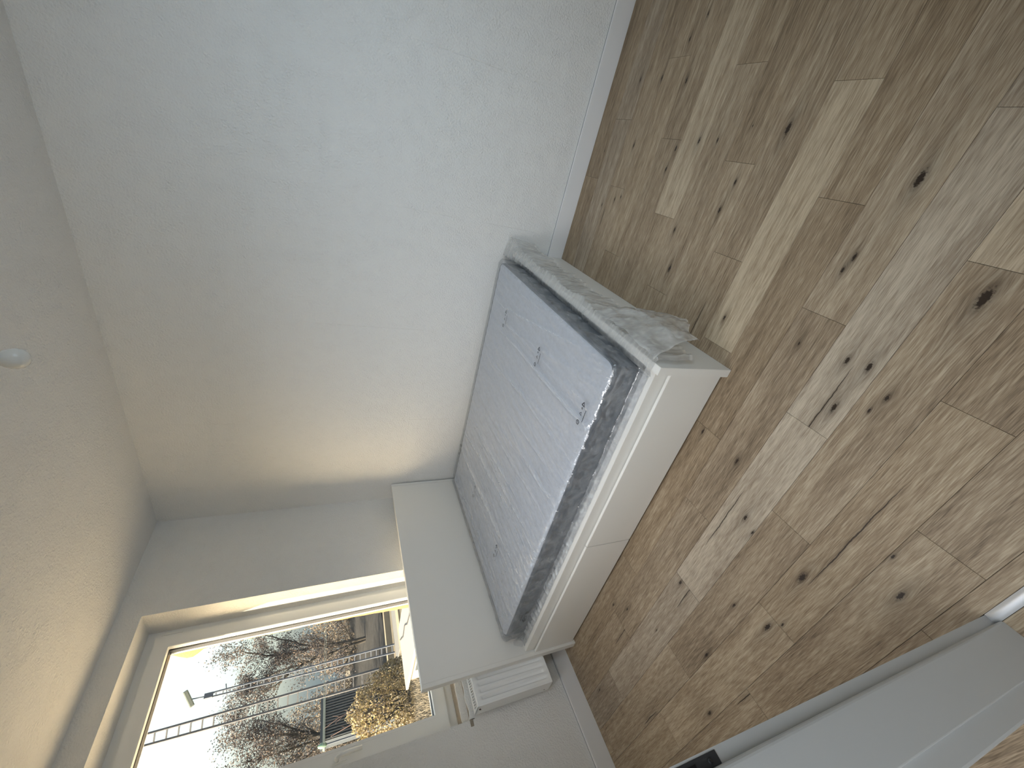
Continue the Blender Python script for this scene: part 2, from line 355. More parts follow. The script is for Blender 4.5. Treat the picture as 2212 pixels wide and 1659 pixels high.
# outer insulation round the opening, ragged on the right side
bm = bmesh.new(); prev = None
for i in range(60):
    z = 0.66 + (2.52-0.66)*i/59
    w_ = 0.335 + 0.012*noise.noise(Vector((0, 0, z*9))) + 0.006*noise.noise(Vector((4, 0, z*31)))
    if z < 1.5: w_ += 0.07*(1.5-z)
    w_ += 0.080*max(0, 1-abs((z-2.285)/0.085))**0.8
    row = [bm.verts.new((-0.76, 0.272, z)), bm.verts.new((-0.795, 0.272, z)), bm.verts.new((-0.792, w_*0.93+0.01, z)), bm.verts.new((-0.785, w_+0.012, z)), bm.verts.new((-0.76, w_+0.02, z))]
    if prev:
        for k in range(4): bm.faces.new((prev[k], prev[k+1], row[k+1], row[k]))
    prev = row
from_bm('foam_bead', bm, M_foam, wf, True)

# left wall with the doorway the photograph is taken from
struct(boxes('wall_left', [((-2.62, -2.03, 0), (-2.49, 0, H)), ((-2.62, -4.3, 0), (-2.49, -3.02, H)), ((-2.62, -3.02, 2.09), (-2.49, -2.03, H))], M_wall))
struct(boxes('wall_near', [((-4.1, -4.3, 0), (0, -4.0, H))], M_wall))
struct(boxes('wall_hall', [((-4.1, -4.0, 0), (-3.9, 0.0, H))], M_wall))

# floor: a dark base with every vinyl plank laid on it
fl = struct(boxes('floor', [((-4.1, -4.3, -0.3), (0.0, 0.0, -0.004))], M_dark))
PW, PL = 0.1515, 0.9165
X0 = -0.0205
OFF = {0: -2.788, 1: -3.10, 2: -2.771, 3: -2.440, 4: -3.027, 5: -2.706, 6: -3.300, 7: -2.968, 8: -2.636, 9: -3.226, 10: -2.900, 11: -2.570, 12: -3.153,
       13: -2.821, 14: -2.492, 15: -2.165, 16: -2.86, 17: -2.55, 18: -2.22, 19: -2.0, 20: -2.6, 21: -2.3}
KN = [  # knots seen on the floor: world x, y, radius
 (-0.645,-3.50,.010),(-1.30,-3.09,.022),(-1.78,-2.985,.024),(-1.745,-2.76,.012),(-1.735,-2.715,.010),(-1.70,-2.66,.016),(-1.03,-2.50,.016),(-1.18,-2.90,.012),(-1.165,-2.79,.013),
 (-0.745,-2.90,.012),(-0.76,-2.99,.012),(-0.89,-3.03,.014),(-2.06,-3.13,.016),(-2.07,-2.75,.028),(-1.96,-2.49,.016),(-1.90,-2.48,.014),(-1.43,-2.42,.010),
 (-0.47,-3.28,.011),(-0.29,-3.28,.010),(-0.66,-3.26,.013),(-0.58,-3.42,.010),(-0.30,-2.66,.009),(-0.41,-2.71,.009),(-0.46,-2.73,.009),
 (-2.045,-2.435,.012),(-2.03,-2.38,.009),(-1.95,-2.335,.016),(-1.935,-2.29,.012),(-1.79,-1.96,.014),(-1.745,-2.46,.008),(-1.935,-1.80,.014),(-1.985,-1.775,.010),
 (-2.185,-1.79,.020),(-1.88,-1.30,.014),(-2.09,-1.47,.010),(-1.60,-1.96,.012),(-2.21,-1.53,.018),(-2.235,-1.59,.008),(-2.13,-1.17,.013),(-2.27,-0.98,.014),(-2.37,-1.98,.016),(-1.74,-0.85,.010),(-1.66,-0.76,.010),(-2.30,-2.06,.008)]
CRK = [(-2.02, -3.23, .20), (-1.925, -2.28, .20), (-1.875, -1.72, .17), (-2.21, -2.02, .24), (-1.79, -0.70, .12), (-2.26, -1.83, .05), (-2.31, -1.22, .07), (-1.93, -1.27, .09), (-2.13, -0.56, .08), (-1.31, -2.35, .10), (-0.345, -2.6, .06)]
TONE = {(9, -3.226): 1.0, (12, -3.153): 0.75, (12, -2.2365): 0.8, (12, -4.07): .5, (12, -1.32): 0.35, (11, -2.570): -0.35, (11, -3.4865): 0.45, (10, -2.9): -0.35, (10, -3.8165): -0.1, (8, -2.636): -.1, (8, -3.5525): -0.2,
        (13, -2.821): 0.0, (13, -3.7375): 0.8, (13, -1.9045): -0.25, (14, -2.492): 0.1, (14, -3.4085): -0.3, (14, -1.5755): 0.45, (15, -2.165): -0.05, (15, -3.0815): -0.3, (15, -1.2485): 0.2,
        (7, -2.968): 0.1, (7, -3.8845): -0.3, (6, -3.3): 0.05, (5, -3.6225): 0.7, (0, -2.788): -0.4, (0, -3.7045): -0.5}
GREY = {12: 0.8, 11: 0.35, 13: 0.3, 1: 0.6, 16: 0.2}
def plank_mesh(x0, x1, ln):
    g = 0.0004; bm = bmesh.new()
    add_box(bm, (x0+g, g, -0.004), (x1-g, ln-g, 0.0))
    top = [e for e in bm.edges if all(v.co.z > -0.001 for v in e.verts)]
    bmesh.ops.bevel(bm, geom=top, offset=0.0006, segments=1, affect='EDGES')
    me = bpy.data.meshes.new('plank'); bm.normal_update(); bm.to_mesh(me); bm.free(); me.materials.append(M_plank)
    return me
cache = {}
rk = random.Random(3)
for k in range(26):
    xr = X0 - PW*k; xl = xr - PW
    if k == 0: xr = -0.004
    if xr < -3.9: break
    if xl < -2.488 < xr: segs = [(-2.4875, xr), (xl, -2.5125)]
    else: segs = [(xl, xr)]
    o0 = OFF.get(k, -2.1 - 0.3275*(k % 3)); ys = [o0 + PL*j for j in range(-4, 6)]
    for (a, b_) in segs:
        if b_ - a < 0.01: continue
        for y in ys:
            y0, y1 = max(y, -3.98), min(y+PL, -0.012)
            if y1 - y0 < 0.02: continue
            if a < -2.5 and y1 < -2.6 and a < -2.8: continue
            key = (round(b_-a, 4), round(y1-y0, 4))
            if key not in cache: cache[key] = plank_mesh(0, b_-a, y1-y0)
            p = bpy.data.objects.new('plank', cache[key]); C.objects.link(p); p.parent = fl; p.location = (a, y0, 0)
            ks = [q for q in KN if a < q[0] < b_ and y0 < q[1] < y1][:3]
            while len(ks) < 3:
                if rk.random() < 0.16: ks.append((rk.uniform(a+.02, b_-.02), rk.uniform(y0, y1), rk.uniform(.004, .011)))
                else: ks.append((a-9, y0-9, .001))
            for nm, q in zip(('knot_a', 'knot_b', 'knot_c'), ks): p[nm] = [q[0]-a, q[1]-y0, q[2]]
            cr = [q for q in CRK if a < q[0] < b_ and y0 < q[1] < y1][:1]
            q = cr[0] if cr else (a-9, y0-9, 0.01)
            p['crack'] = [q[0]-a, q[1]-y0, q[2]]
            tn = None
            for (kk, yy), t_ in TONE.items():
                if kk == k and abs(yy-y) < 0.02: tn = t_
            p['tone'] = float(tn if tn is not None else rk.uniform(-0.45, 0.35))
            p['grey'] = float(GREY.get(k, 0.1 + 0.15*rk.random()))

# skirting boards
struct(box('baseboard_right', (-0.0162, -4.0, 0.0005), (-0.0002, -0.0002, 0.1075), M_base, None, 0.0015))
struct(box('baseboard_far', (-2.489, -0.020, 0.0005), (-0.017, -0.0002, 0.105), M_base, None, 0.0015))
struct(boxes('trim_1', [((-0.0035, -4.0, 0.1070), (-0.0003, -0.0005, 0.1093))], M_caulk))
struct(boxes('trim_2', [((-2.489, -0.0035, 0.1045), (-0.017, -0.0003, 0.1068))], M_caulk))
# metal strip across the threshold
th = bmesh.new(); prev = None
for i in range(7):
    u = -1+2*i/6; row = [th.verts.new((-2.500+0.0122*u, yy, 0.0008+0.0045*(1-u*u)**0.7)) for yy in (-3.0, -2.0915)]
    if prev: th.faces.new((prev[0], row[0], row[1], prev[1]))
    prev = row
struct(from_bm('trim_3', th, M_alu, None, True))

# door frame, far jamb seen edge on
dj = struct(empty('door_1', (-2.501, -2.09, 0)))
def jamb_far():
    P = lambda *q: [(x, y) for x, y in q]      # local to door_1, y towards the opening is negative
    extrude_poly('rebate_strip', P((0.012, 0.062), (0.012, -0.002), (-0.0085, -0.002), (-0.0085, 0.062)), 0.001, 2.05, M_jamb, dj)
    extrude_poly('door_stop', P((-0.0088, 0.062), (-0.0088, -0.0095), (-0.0094, -0.0125), (-0.0110, -0.0150), (-0.0135, -0.0166), (-0.0165, -0.0172), (-0.0985, -0.0172), (-0.1000, -0.0166), (-0.1008, -0.0150), (-0.1008, 0.062)), 0.001, 2.05, M_jamb, dj)
    extrude_poly('hall_casing', P((-0.1010, 0.062), (-0.1010, -0.0085), (-0.1350, -0.0085), (-0.1385, -0.0070), (-0.1400, -0.0035), (-0.1400, 0.062)), 0.001, 2.05, M_jamb, dj)
    # strike plate let into the rebate strip
    sp = box('strike_plate', (-0.0078, -0.0036, 0.940), (0.0088, 0.004, 1.135), M_black, dj, 0.0012)
    box('latch_recess', (-0.0058, -0.0046, 0.985), (0.0035, -0.0030, 1.100), simple('latch_hole', (0.004, 0.004, 0.005), 0.8), sp, 0.0004)
    s = lathe('plate_screw', [(0.0001, -0.0006), (0.0036, -0.0004), (0.0036, 0.0003), (0.0001, 0.0005)], M_black, sp, 14)
    s.rotation_euler = (R_(90), 0, 0); s.location = (-0.0005, -0.0042, 0.958)
    v = boxes('screw_slot', [((-0.0022, -0.0003, 0.0005), (0.0022, 0.0003, 0.0007)), ((-0.0003, -0.0022, 0.0005), (0.0003, 0.0022, 0.0007))], M_dark, sp)
    v.rotation_euler = (R_(90), 0, 0); v.location = (-0.0005, -0.0042, 0.958)
jamb_far()
dj.rotation_euler = (0, R_(0.9), 0)
d2 = struct(empty('door_2', (-2.49, -3.0, 0)))      # the other jamb and the head, behind the camera
boxes('near_jamb', [((-0.14, -0.03, 0.001), (0.012, 0.02, 2.05)), ((-0.14, 0.02, 2.02), (0.012, 0.9, 2.09))], M_jamb, d2)

# ------------------------------------------------------------------ window
win = struct(empty('window_1', (-1.21, 0.2, 0.75)))
win_o = Vector((-1.21, 0.2, 0.75))
def wbox(nm, L, m, par=win, bev=0.0):
    L2 = [((a[0]-win_o.x, a[1]-win_o.y, a[2]-win_o.z), (b[0]-win_o.x, b[1]-win_o.y, b[2]-win_o.z)) for a, b in L]
    bm = bmesh.new()
    for a, b in L2: add_box(bm, a, b)
    if bev: bmesh.ops.bevel(bm, geom=bm.edges[:], offset=bev, segments=2, affect='EDGES')
    return from_bm(nm, bm, m, par)
def ring(x0, x1, z0, z1, xi0, xi1, zi0, zi1, ya, yb):   # mitred frame ring as four prisms
    def pr(q): return q
    return [((x0, ya, z0), (xi0, yb, z1)), ((xi1, ya, z0), (x1, yb, z1)), ((xi0, ya, z0), (xi1, yb, zi0)), ((xi0, ya, zi1), (xi1, yb, z1))]
def mitre(nm, x0, x1, z0, z1, xi0, xi1, zi0, zi1, ya, yb, m, par=win, inset=0.0):
    bm = bmesh.new(); o = win_o
    out = [(x0, z0), (x1, z0), (x1, z1), (x0, z1)]; inn = [(xi0, zi0), (xi1, zi0), (xi1, zi1), (xi0, zi1)]
    V = {}
    for nm2, pts, y in (('of', out, ya), ('if', inn, ya), ('ob', out, yb), ('ib', inn, yb)):
        V[nm2] = [bm.verts.new((x-o.x, y-o.y, z-o.z)) for x, z in pts]
    for i in range(4):
        j = (i+1) % 4
        bm.faces.new((V['of'][i], V['of'][j], V['if'][j], V['if'][i])); bm.faces.new((V['ob'][j], V['ob'][i], V['ib'][i], V['ib'][j]))
        bm.faces.new((V['of'][j], V['of'][i], V['ob'][i], V['ob'][j])); bm.faces.new((V['if'][i], V['if'][j], V['ib'][j], V['ib'][i]))
    bmesh.ops.recalc_face_normals(bm, faces=bm.faces[:])
    bmesh.ops.bevel(bm, geom=[e for e in bm.edges if e.is_manifold and e.calc_face_angle(0) > 0.5], offset=0.0025, segments=2, affect='EDGES')
    return from_bm(nm, bm, m, par)
mitre('window_frame', WX0-0.012, WX1+0.012, 0.752, WZ1+0.012, -1.655, -0.775, 0.835, 2.405, 0.200, 0.270, M_pvc)
sash = mitre('window_sash', -1.688, -0.757, 0.806, 2.425, -1.602, -0.824, 0.876, 2.356, 0.168, 0.243, M_pvc)
mitre('glazing_bead', -1.610, -0.816, 0.868, 2.364, -1.5925, -0.8305, 0.8825, 2.3465, 0.1660, 0.2020, M_pvc)
mitre('gasket', -1.6010, -0.8250, 0.877, 2.355, -1.5905, -0.8335, 0.8850, 2.3445, 0.2062, 0.2440, M_gasket)
mitre('sash_lip', -1.650, -0.780, 0.840, 2.400, -1.5895, -0.8345, 0.8865, 2.3435, 0.2442, 0.2560, M_pvc)
wbox('glass_pane', [((-1.600, 0.2025, 0.878), (-0.826, 0.2055, 2.354))], M_glass)
for x in (0.0,):   # mitre joints of the sash show as hairlines
    pass
wbox('hinge_cover', [((-0.752, 0.176, 2.300), (-0.738, 0.199, 2.400))], M_pvc, win, 0.003)
hb = wbox('handle_base', [((-1.664, 0.158, 1.372), (-1.634, 0.168, 1.452))], M_pvc, win, 0.004)
hp = [(-1.649, 0.160, 1.425), (-1.649, 0.135, 1.428), (-1.648, 0.118, 1.420), (-1.645, 0.112, 1.400), (-1.643, 0.112, 1.360), (-1.642, 0.114, 1.300)]
hd = tube('handle_lever', [Vector(p)-win_o for p in hp], [.011, .011, .011, .0115, .0115, .010], M_pvc, win, 10)

# ------------------------------------------------------------------ radiator
rad = tag(empty('radiator', (-1.2, -0.03, 0.225)), 'white ribbed panel radiator under the window, half hidden by the headboard', 'radiator')
ro = Vector((-1.2, -0.03, 0.225))
def rbox(nm, L, m, bev=0.0):
    bm = bmesh.new()
    for a, b in L: add_box(bm, Vector(a)-ro, Vector(b)-ro)
    if bev: bmesh.ops.bevel(bm, geom=bm.edges[:], offset=bev, segments=2, affect='EDGES')
    return from_bm(nm, bm, m, rad)
RX0, RX1, RZ0, RZ1, RYF, RYB = -1.719, -0.72, 0.226, 0.706, -0.134, -0.030
bm = bmesh.new(); prev = None
pitch = 0.0335; nx = int((RX1-RX0-0.012)/pitch*14)
zs = [RZ0+.002, RZ0+.008, .255, .262, .270, .664, .671, .678, RZ1-.010, RZ1-.006]
for i in range(nx+1):
    x = RX0+0.006 + (RX1-RX0-0.012)*i/nx
    u = ((x-(-1.715))/pitch) % 1.0
    p = 0.5-0.5*math.cos(2*math.pi*u); p = min(1, max(0, (p-0.28)*2.2))
    edge = min(1, max(0, (x-RX0-0.012)/0.01))
    row = []
    for z in zs:
        t = 0.0 if z < .256 or z > .677 else (1.0 if .265 < z < .67 else 0.55)
        row.append(bm.verts.new(Vector((x, RYF + 0.0115*(1-p)*t*edge, z))-ro))
    if prev:
        for k in range(len(zs)-1): bm.faces.new((prev[k], row[k], row[k+1], prev[k+1]))
    prev = row
from_bm('front_panel', bm, M_rad, rad, True)
rbox('side_cover', [((RX0, RYF+0.006, RZ0), (RX0+0.004, RYB, RZ1))], M_rad, 0.001)
rbox('back_panel', [((RX0+0.02, RYB-0.012, RZ0+.01), (RX1, RYB, RZ1-.02))], M_rad)
rbox('front_rim', [((RX0, RYF-0.0005, RZ1-0.0075), (RX1, RYF+0.008, RZ1-0.0015)), ((RX0, RYF-0.0005, RZ0), (RX1, RYF+0.008, RZ0+0.006)), ((RX0, RYF-0.0003, RZ0), (RX0+0.006, RYF+0.006, RZ1-.002))], M_rad)
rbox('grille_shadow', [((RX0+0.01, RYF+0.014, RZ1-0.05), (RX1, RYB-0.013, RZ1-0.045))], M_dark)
bm = bmesh.new()
def quad_bar(a, b, wd, z0, z1):
    d = (b-a); nrm = Vector((-d.y, d.x, 0)).normalized()*wd/2
    lo = [bm.verts.new(Vector((q.x, q.y, z0))-ro) for q in (a-nrm, a+nrm, b+nrm, b-nrm)]; hi = [bm.verts.new(Vector((q.x, q.y, z1))-ro) for q in (a-nrm, a+nrm, b+nrm, b-nrm)]
    bm.faces.new(hi)
    for i in range(4): bm.faces.new((lo[i], lo[(i+1) % 4], hi[(i+1) % 4], hi[i]))
add_box(bm, Vector((RX0, RYF+0.006, RZ1-0.003))-ro, Vector((RX1, RYF+0.024, RZ1))-ro)
add_box(bm, Vector((RX0, RYB-0.026, RZ1-0.003))-ro, Vector((RX1, RYB, RZ1))-ro)
add_box(bm, Vector((RX0, RYF+0.024, RZ1-0.003))-ro, Vector((RX0+0.016, RYB-0.026, RZ1))-ro)
x = RX0+0.018
while x < RX1-0.02:
    quad_bar(Vector((x, RYF+0.022, 0)), Vector((x+0.012, RYB-0.024, 0)), 0.0045, RZ1-0.003, RZ1); x += 0.0135
g = from_bm('top_grille', bm, M_rad, rad); g['kind'] = 'stuff'
chip = bmesh.new(); cc = [(-0.106, .690), (-0.094, .694), (-0.083, .688), (-0.078, .679), (-0.086, .676), (-0.092, .683), (-0.101, .682)]
chip.faces.new([chip.verts.new(Vector((RX0-0.0004, y, z))-ro) for y, z in cc])
from_bm('paint_chip', chip, M_chip, rad)
k = lathe('side_hole', [(0.0001, 0), (0.004, 0), (0.004, .0006), (0.0001, .0008)], M_dark, rad, 12); k.rotation_euler = (0, R_(-90), 0); k.location = Vector((RX0-0.0002, -0.055, 0.262))-ro

# ------------------------------------------------------------------ bed
bed = tag(empty('bed', (-0.79, -1.2, 0)), 'white storage bed with tall plain headboard in front of the window', 'bed')
bo = Vector((-0.79, -1.2, 0))
def bbox(nm, a, b, m=M_foil, par=bed, bev=0.0012):
    bm = bmesh.new(); add_box(bm, Vector(a)-bo, Vector(b)-bo)
    if bev: bmesh.ops.bevel(bm, geom=bm.edges[:], offset=bev, segments=2, affect='EDGES')
    return from_bm(nm, bm, m, par)
BX0, BX1 = -1.574, -0.018
bbox('headboard', (BX0+0.0225, -0.1825, 0.0), (BX1-0.0225, -0.1400, 0.9985))
bbox('headboard_post', (BX0, -0.1850, 0.0), (BX0+0.0222, -0.1400, 1.0))
bbox('headboard_post', (BX1-0.0222, -0.1850, 0.0), (BX1, -0.1400, 1.0))
bbox('footboard', (BX0, -2.2528, 0.0), (BX1, -2.2190, 0.376))
bbox('side_rail', (-1.5405, -2.2188, 0.240), (-1.516, -0.1855, 0.351))
bbox('side_rail', (-0.066, -2.2188, 0.10), (-0.040, -0.1855, 0.351))
bbox('rail_ledge', (-1.5158, -2.2186, 0.318), (-1.470, -0.1857, 0.338), M_foil_gloss)
bbox('mattress_base', (-1.4698, -2.2186, 0.262), (-0.0662, -0.1857, 0.290))
for y0, y1 in ((-2.2165, -1.2022), (-1.1978, -0.188)):
    dr = bbox('storage_drawer', (-1.5600, y0, 0.019), (-1.5465, y1, 0.2925))
    bbox('drawer_box', (-1.5464, y0+0.02, 0.03), (-0.80, y1-0.02, 0.20), M_foil, dr, 0)

# ------------------------------------------------------------------ mattress
MX0, MX1, MY0, MY1, MZ0, MZ1 = -1.452, -0.056, -2.186, -0.205, 0.2915, 0.474
mt = tag(empty('mattress', (-0.75, -1.19, 0.29)), 'mattress with pale quilted top and slate grey sides on the white bed', 'mattress')
mo = Vector((-0.75, -1.19, 0.29))
def rrect(x0, x1, y0, y1, r, k=8):
    P = []
    for (cx_, cy_, a0) in ((x1-r, y1-r, 0), (x0+r, y1-r, 90), (x0+r, y0+r, 180), (x1-r, y0+r, 270)):
        for i in range(k+1):
            a = R_(a0+90*i/k); P.append((cx_+r*math.cos(a), cy_+r*math.sin(a)))
    return P
def loft(nm, rings, m, par, o, smooth=True):
    V, Fc = [], []; n_ = len(rings[0][0])
    for P, z in rings: V += [tuple(Vector((x, y, z))-o) for x, y in P]
    for i in range(len(rings)-1):
        for j in range(n_): Fc.append((i*n_+j, i*n_+(j+1) % n_, (i+1)*n_+(j+1) % n_, (i+1)*n_+j))
    Fc.append(tuple(range(n_))[::-1]); Fc.append(tuple((len(rings)-1)*n_+j for j in range(n_)))
    me = bpy.data.meshes.new(nm); me.from_pydata(V, [], Fc); me.update()
    return link(nm, me, m, par, smooth)
rg = lambda d, r: rrect(MX0+d, MX1-d, MY0+d, MY1-d, max(.01, r-d))
loft('side_band', [(rg(.012, .055), MZ0), (rg(.002, .055), MZ0+.010), (rg(-.002, .055), .36), (rg(0, .055), .445), (rg(.004, .055), .458)], M_band, mt, mo)
pp = [Vector((x, y, .460))-mo for x, y in rg(.006, .055)]; pp.append(pp[0])
tube('piping', pp, 0.0042, M_band, mt, 6)
# quilted top: fine ribs run across the bed, with a wider stitched border
bm = bmesh.new(); nx, ny = 60, 260; grid = []
for j in range(ny+1):
    row = []
    for i in range(nx+1):
        u, v = i/nx, j/ny; x = MX0+.010+(MX1-MX0-.020)*u; y = MY0+.010+(MY1-MY0-.020)*v
        ed = min(x-MX0, MX1-x, y-MY0, MY1-y)-0.010
        rise = 0.014*min(1, math.sqrt(max(0, ed)/0.035))
        q = (y + 0.10*x)/0.058; ridge = abs(math.sin(math.pi*q))**0.5
        q2 = (x - 0.2*y)/0.30
        z = .460 + rise + (0.0068*ridge - 0.0066)*min(1, max(0, ed)/.03)
        # round the plan corners
        cx_ = max(MX0+.055, min(MX1-.055, x)); cy_ = max(MY0+.055, min(MY1-.055, y)); d = math.hypot(x-cx_, y-cy_)
        if d > .047: s = .047/d; x = cx_+(x-cx_)*s; y = cy_+(y-cy_)*s
        row.append(bm.verts.new(Vector((x, y, z))-mo))
    grid.append(row)
for j in range(ny):
    for i in range(nx): bm.faces.new((grid[j][i], grid[j][i+1], grid[j+1][i+1], grid[j+1][i]))
from_bm('quilted_top', bm, M_ticking, mt, True)

# ------------------------------------------------------------------ plastic bag round the mattress
bag = tag(empty('mattress_bag', (-0.75, -1.19, 0.48)), 'crinkled clear plastic bag wrapped round the mattress, loose end over the footboard', 'plastic bag')
go = Vector((-0.75, -1.19, 0.48))
def rn(x, y, sx_, sy_, seed, rot=0.0):
    c_, s_ = math.cos(rot), math.sin(rot)
    return noise.noise(Vector(((x*c_+y*s_)*sx_, (-x*s_+y*c_)*sy_, seed)))
rc = random.Random(12)
CL = []                                             # long drag creases across the bag: y at the wall side, slope, x-range, height, width, phase
for i in range(46):
    y0 = rc.uniform(-2.12, -0.25); L_ = rc.uniform(0.35, 1.35) if i % 3 else rc.uniform(0.9, 1.4); xs = rc.uniform(MX0+0.02, MX1-0.25)
    CL.append((y0, rc.uniform(0.02, 0.21), max(MX0, xs-L_/2), min(MX1, xs+L_/2), rc.uniform(0.003, 0.0095), rc.uniform(0.006, 0.013), rc.uniform(0, 50)))
for i in range(8): CL.append((-2.02+0.012*i, 0.06+0.02*i, MX0+0.02, MX0+0.24, 0.004, 0.006, i*3.0))
CL.sort()
def wrinkle(x, y, crease=False):
    h = c_ = 0.0
    for (y0, sl, xa, xb, am, wd, ph) in CL:
        yy = y0 + sl*(x-MX1) + 0.010*noise.noise(Vector((x*4, ph, 0)))
        d = y-yy
        if abs(d) > 0.05 or x < xa-.05 or x > xb+.05: continue
        t = min(1, max(0, (x-xa+.05)/.16))*min(1, max(0, (xb+.05-x)/.16))
        w_ = wd*(1.9 if d > 0 else 0.8)             # one flank steep, one soft
        h += am*t*math.exp(-(d/w_)**2); c_ += t*(am/0.009)*math.exp(-(d/(wd*0.42))**2)
    edge = max(0.0, 1-(x-MX0)/0.32)*(0.5+0.8*max(0, noise.noise(Vector((y*3, 1, 0)))))
    back = max(0.0, min(1.0, (y+1.5)/0.8))
    r3 = 1-abs(rn(x, y, 6, 30, 9.0, R_(12))); r4 = 1-abs(rn(x, y, 9, 26, 14.0, R_(-25)))
    k = 0.25+0.5*back+edge
    if crease: return min(1.0, 0.55*c_ + 0.45*k*(r3**16 + r4**16))
    return h + 0.0035*k*r3**6 + 0.0035*edge*r4**5 + 0.006*edge*abs(rn(x, y, 24, 24, 31.0)) + 0.0012*abs(rn(x, y, 9, 24, 40.0))
FT, FR = 0.480, 0.022
def film_pt(x, y):
    ex_ = max(MX0-.006+FR-x, x-(MX1+.006-FR), 0); ey_ = max(MY0-.006+FR-y, y-(MY1+.008-FR), 0)
    sx_ = -1 if x < -0.75 else 1; sy_ = -1 if y < -1.19 else 1
    e = max(ex_, ey_)
    bx = min(max(x, MX0-.006+FR), MX1+.006-FR); by = min(max(y, MY0-.006+FR), MY1+.008-FR)
    arc = FR*math.pi/2
    if e <= 0: return Vector((x, y, FT + wrinkle(x, y))), 0
    if e < arc: a = e/FR; off, dz = FR*math.sin(a), FR*(1-math.cos(a))
    else: off, dz = FR, FR + (e-arc)
    k = math.hypot(ex_, ey_)/e if e > 0 else 1
    ux, uy = ex_*sx_/math.hypot(ex_, ey_), ey_*sy_/math.hypot(ex_, ey_)
    # crinkles on the sides
    s = y if ex_ > ey_ else x
    cr = 0.009*(1-abs(noise.noise(Vector((s*6, e*7, 2.0)))))**6 + 0.010*abs(noise.noise(Vector((s*16, e*20, 7.0)))) + 0.007*abs(noise.noise(Vector((s*38, e*38, 11.0))))
    cr *= min(1, e/arc)
    ro_ = off + cr
    return Vector((bx+ux*ro_, by+uy*ro_, FT - dz + wrinkle(x, y)*max(0, 1-e/arc))), e
def film_sheet(nm, x0, x1, y0, y1, st, m, lim):
    nx = int(round((x1-x0)/st)); ny = int(round((y1-y0)/st)); V, Fc, CR = [], [], []
    for j in range(ny+1):
        for i in range(nx+1):
            p, e = film_pt(x0+(x1-x0)*i/nx, y0+(y1-y0)*j/ny)
            if e <= 0: CR.append(wrinkle(x0+(x1-x0)*i/nx, y0+(y1-y0)*j/ny, True))
            else:
                s_ = y0+(y1-y0)*j/ny if x0+(x1-x0)*i/nx < MX0+.05 else x0+(x1-x0)*i/nx
                CR.append(min(1.0, 0.4*(1-abs(noise.noise(Vector((s_*8, e*9, 2.0)))))**14 + 0.3*(1-abs(noise.noise(Vector((s_*17, e*22, 7.0)))))**12 + (0.5 if e > 0.13 else 0)))
            x = x0+(x1-x0)*i/nx; y = y0+(y1-y0)*j/ny
            if x < MX0 and e > 0.125:      # hem: lies out over the rail ledge, frilled
                k = e-0.125; p.x = MX0-.006-0.004 - k*0.85 - 0.004*noise.noise(Vector((y*26, k*30, 0))); p.z = FT-0.125 + 0.004 + 0.010*abs(noise.noise(Vector((y*22, k*22, 5)))) - k*0.12
            p.x = min(p.x, -0.004)
            V.append(tuple(p-go))
    for j in range(ny):
        for i in range(nx): q = j*(nx+1)+i; Fc.append((q, q+1, q+nx+2, q+nx+1))
    me = bpy.data.meshes.new(nm); me.from_pydata(V, [], Fc); me.update()
    me.attributes.new('crease', 'FLOAT', 'POINT').data.foreach_set('value', CR)
    return link(nm, me, m, bag, True)
film_sheet('film', MX0-0.172, MX1+0.03, MY0-0.098, MY1+0.07, 0.0085, M_film, None)
# loose end: gathers from the foot edge over the footboard and hangs in front of it
bm = bmesh.new(); prev = None; nu, nv = 300, 40; cl_ = bm.verts.layers.float.new('crease')
top_z = lambda u: 0.395
for i in range(nu+1):
    u = i/nu; x = -1.545 + (1.528)*u                     # left to right (wall)
    f1 = noise.noise(Vector((u*9, 0, 0))); f2 = noise.noise(Vector((u*27, 3, 0))); f3 = noise.noise(Vector((u*60, 7, 0)))
    hang = 0.17 + 0.035*f1 + 0.02*f2
    puff = 0.008 + 0.020*max(0, f1+0.2) + 0.055*max(0, (u-0.80)/0.2)**1.2
    lift = 0.001 + 0.055*max(0, (u-0.82)/0.18)**0.8
    row = []
    for j in range(nv+1):
        v = j/nv
        if v < 0.25: t = v/0.25; y = -2.196 - 0.022*t; z = 0.372 + 0.010*t + lift*t
        elif v < 0.55:
            t = (v-0.25)/0.30; a = t*math.pi/2; y = -2.218 - (0.038+puff)*math.sin(a); z = 0.382 + lift - (0.012+0.2*puff)*(1-math.cos(a))
        else:
            t = (v-0.55)/0.45; y = -2.256 - puff*(1-0.45*t) ; z = 0.370 + lift - 0.2*puff - hang*t
        g1 = noise.noise(Vector((u*26+0.5*v, v*0.9, 2))); g2 = noise.noise(Vector((u*58+0.9*v, v*1.6, 9)))
        fold = 0.015*(1-abs(g1))**3*(0.25+v) + 0.008*(1-abs(g2))**3*(0.25+v)
        y -= max(0.001, fold) if v > 0.45 else 0; z += 0.2*abs(fold)*(1-v) + 0.001
        x2 = min(x + 0.010*noise.noise(Vector((u*20, v*6, 5))), -0.004)
        vv = bm.verts.new(Vector((x2, y, z))-go); row.append(vv)
        vv[cl_] = (0.3+0.7*v)*min(1.0, 0.6*(1-abs(g1))**14 + 0.55*(1-abs(g2))**10 + (0.5 if v > 0.97 else 0.0))
    if prev:
        for k in range(nv): bm.faces.new((prev[k], row[k], row[k+1], prev[k+1]))
    prev = row
from_bm('loose_end', bm, M_film_end, bag, True)
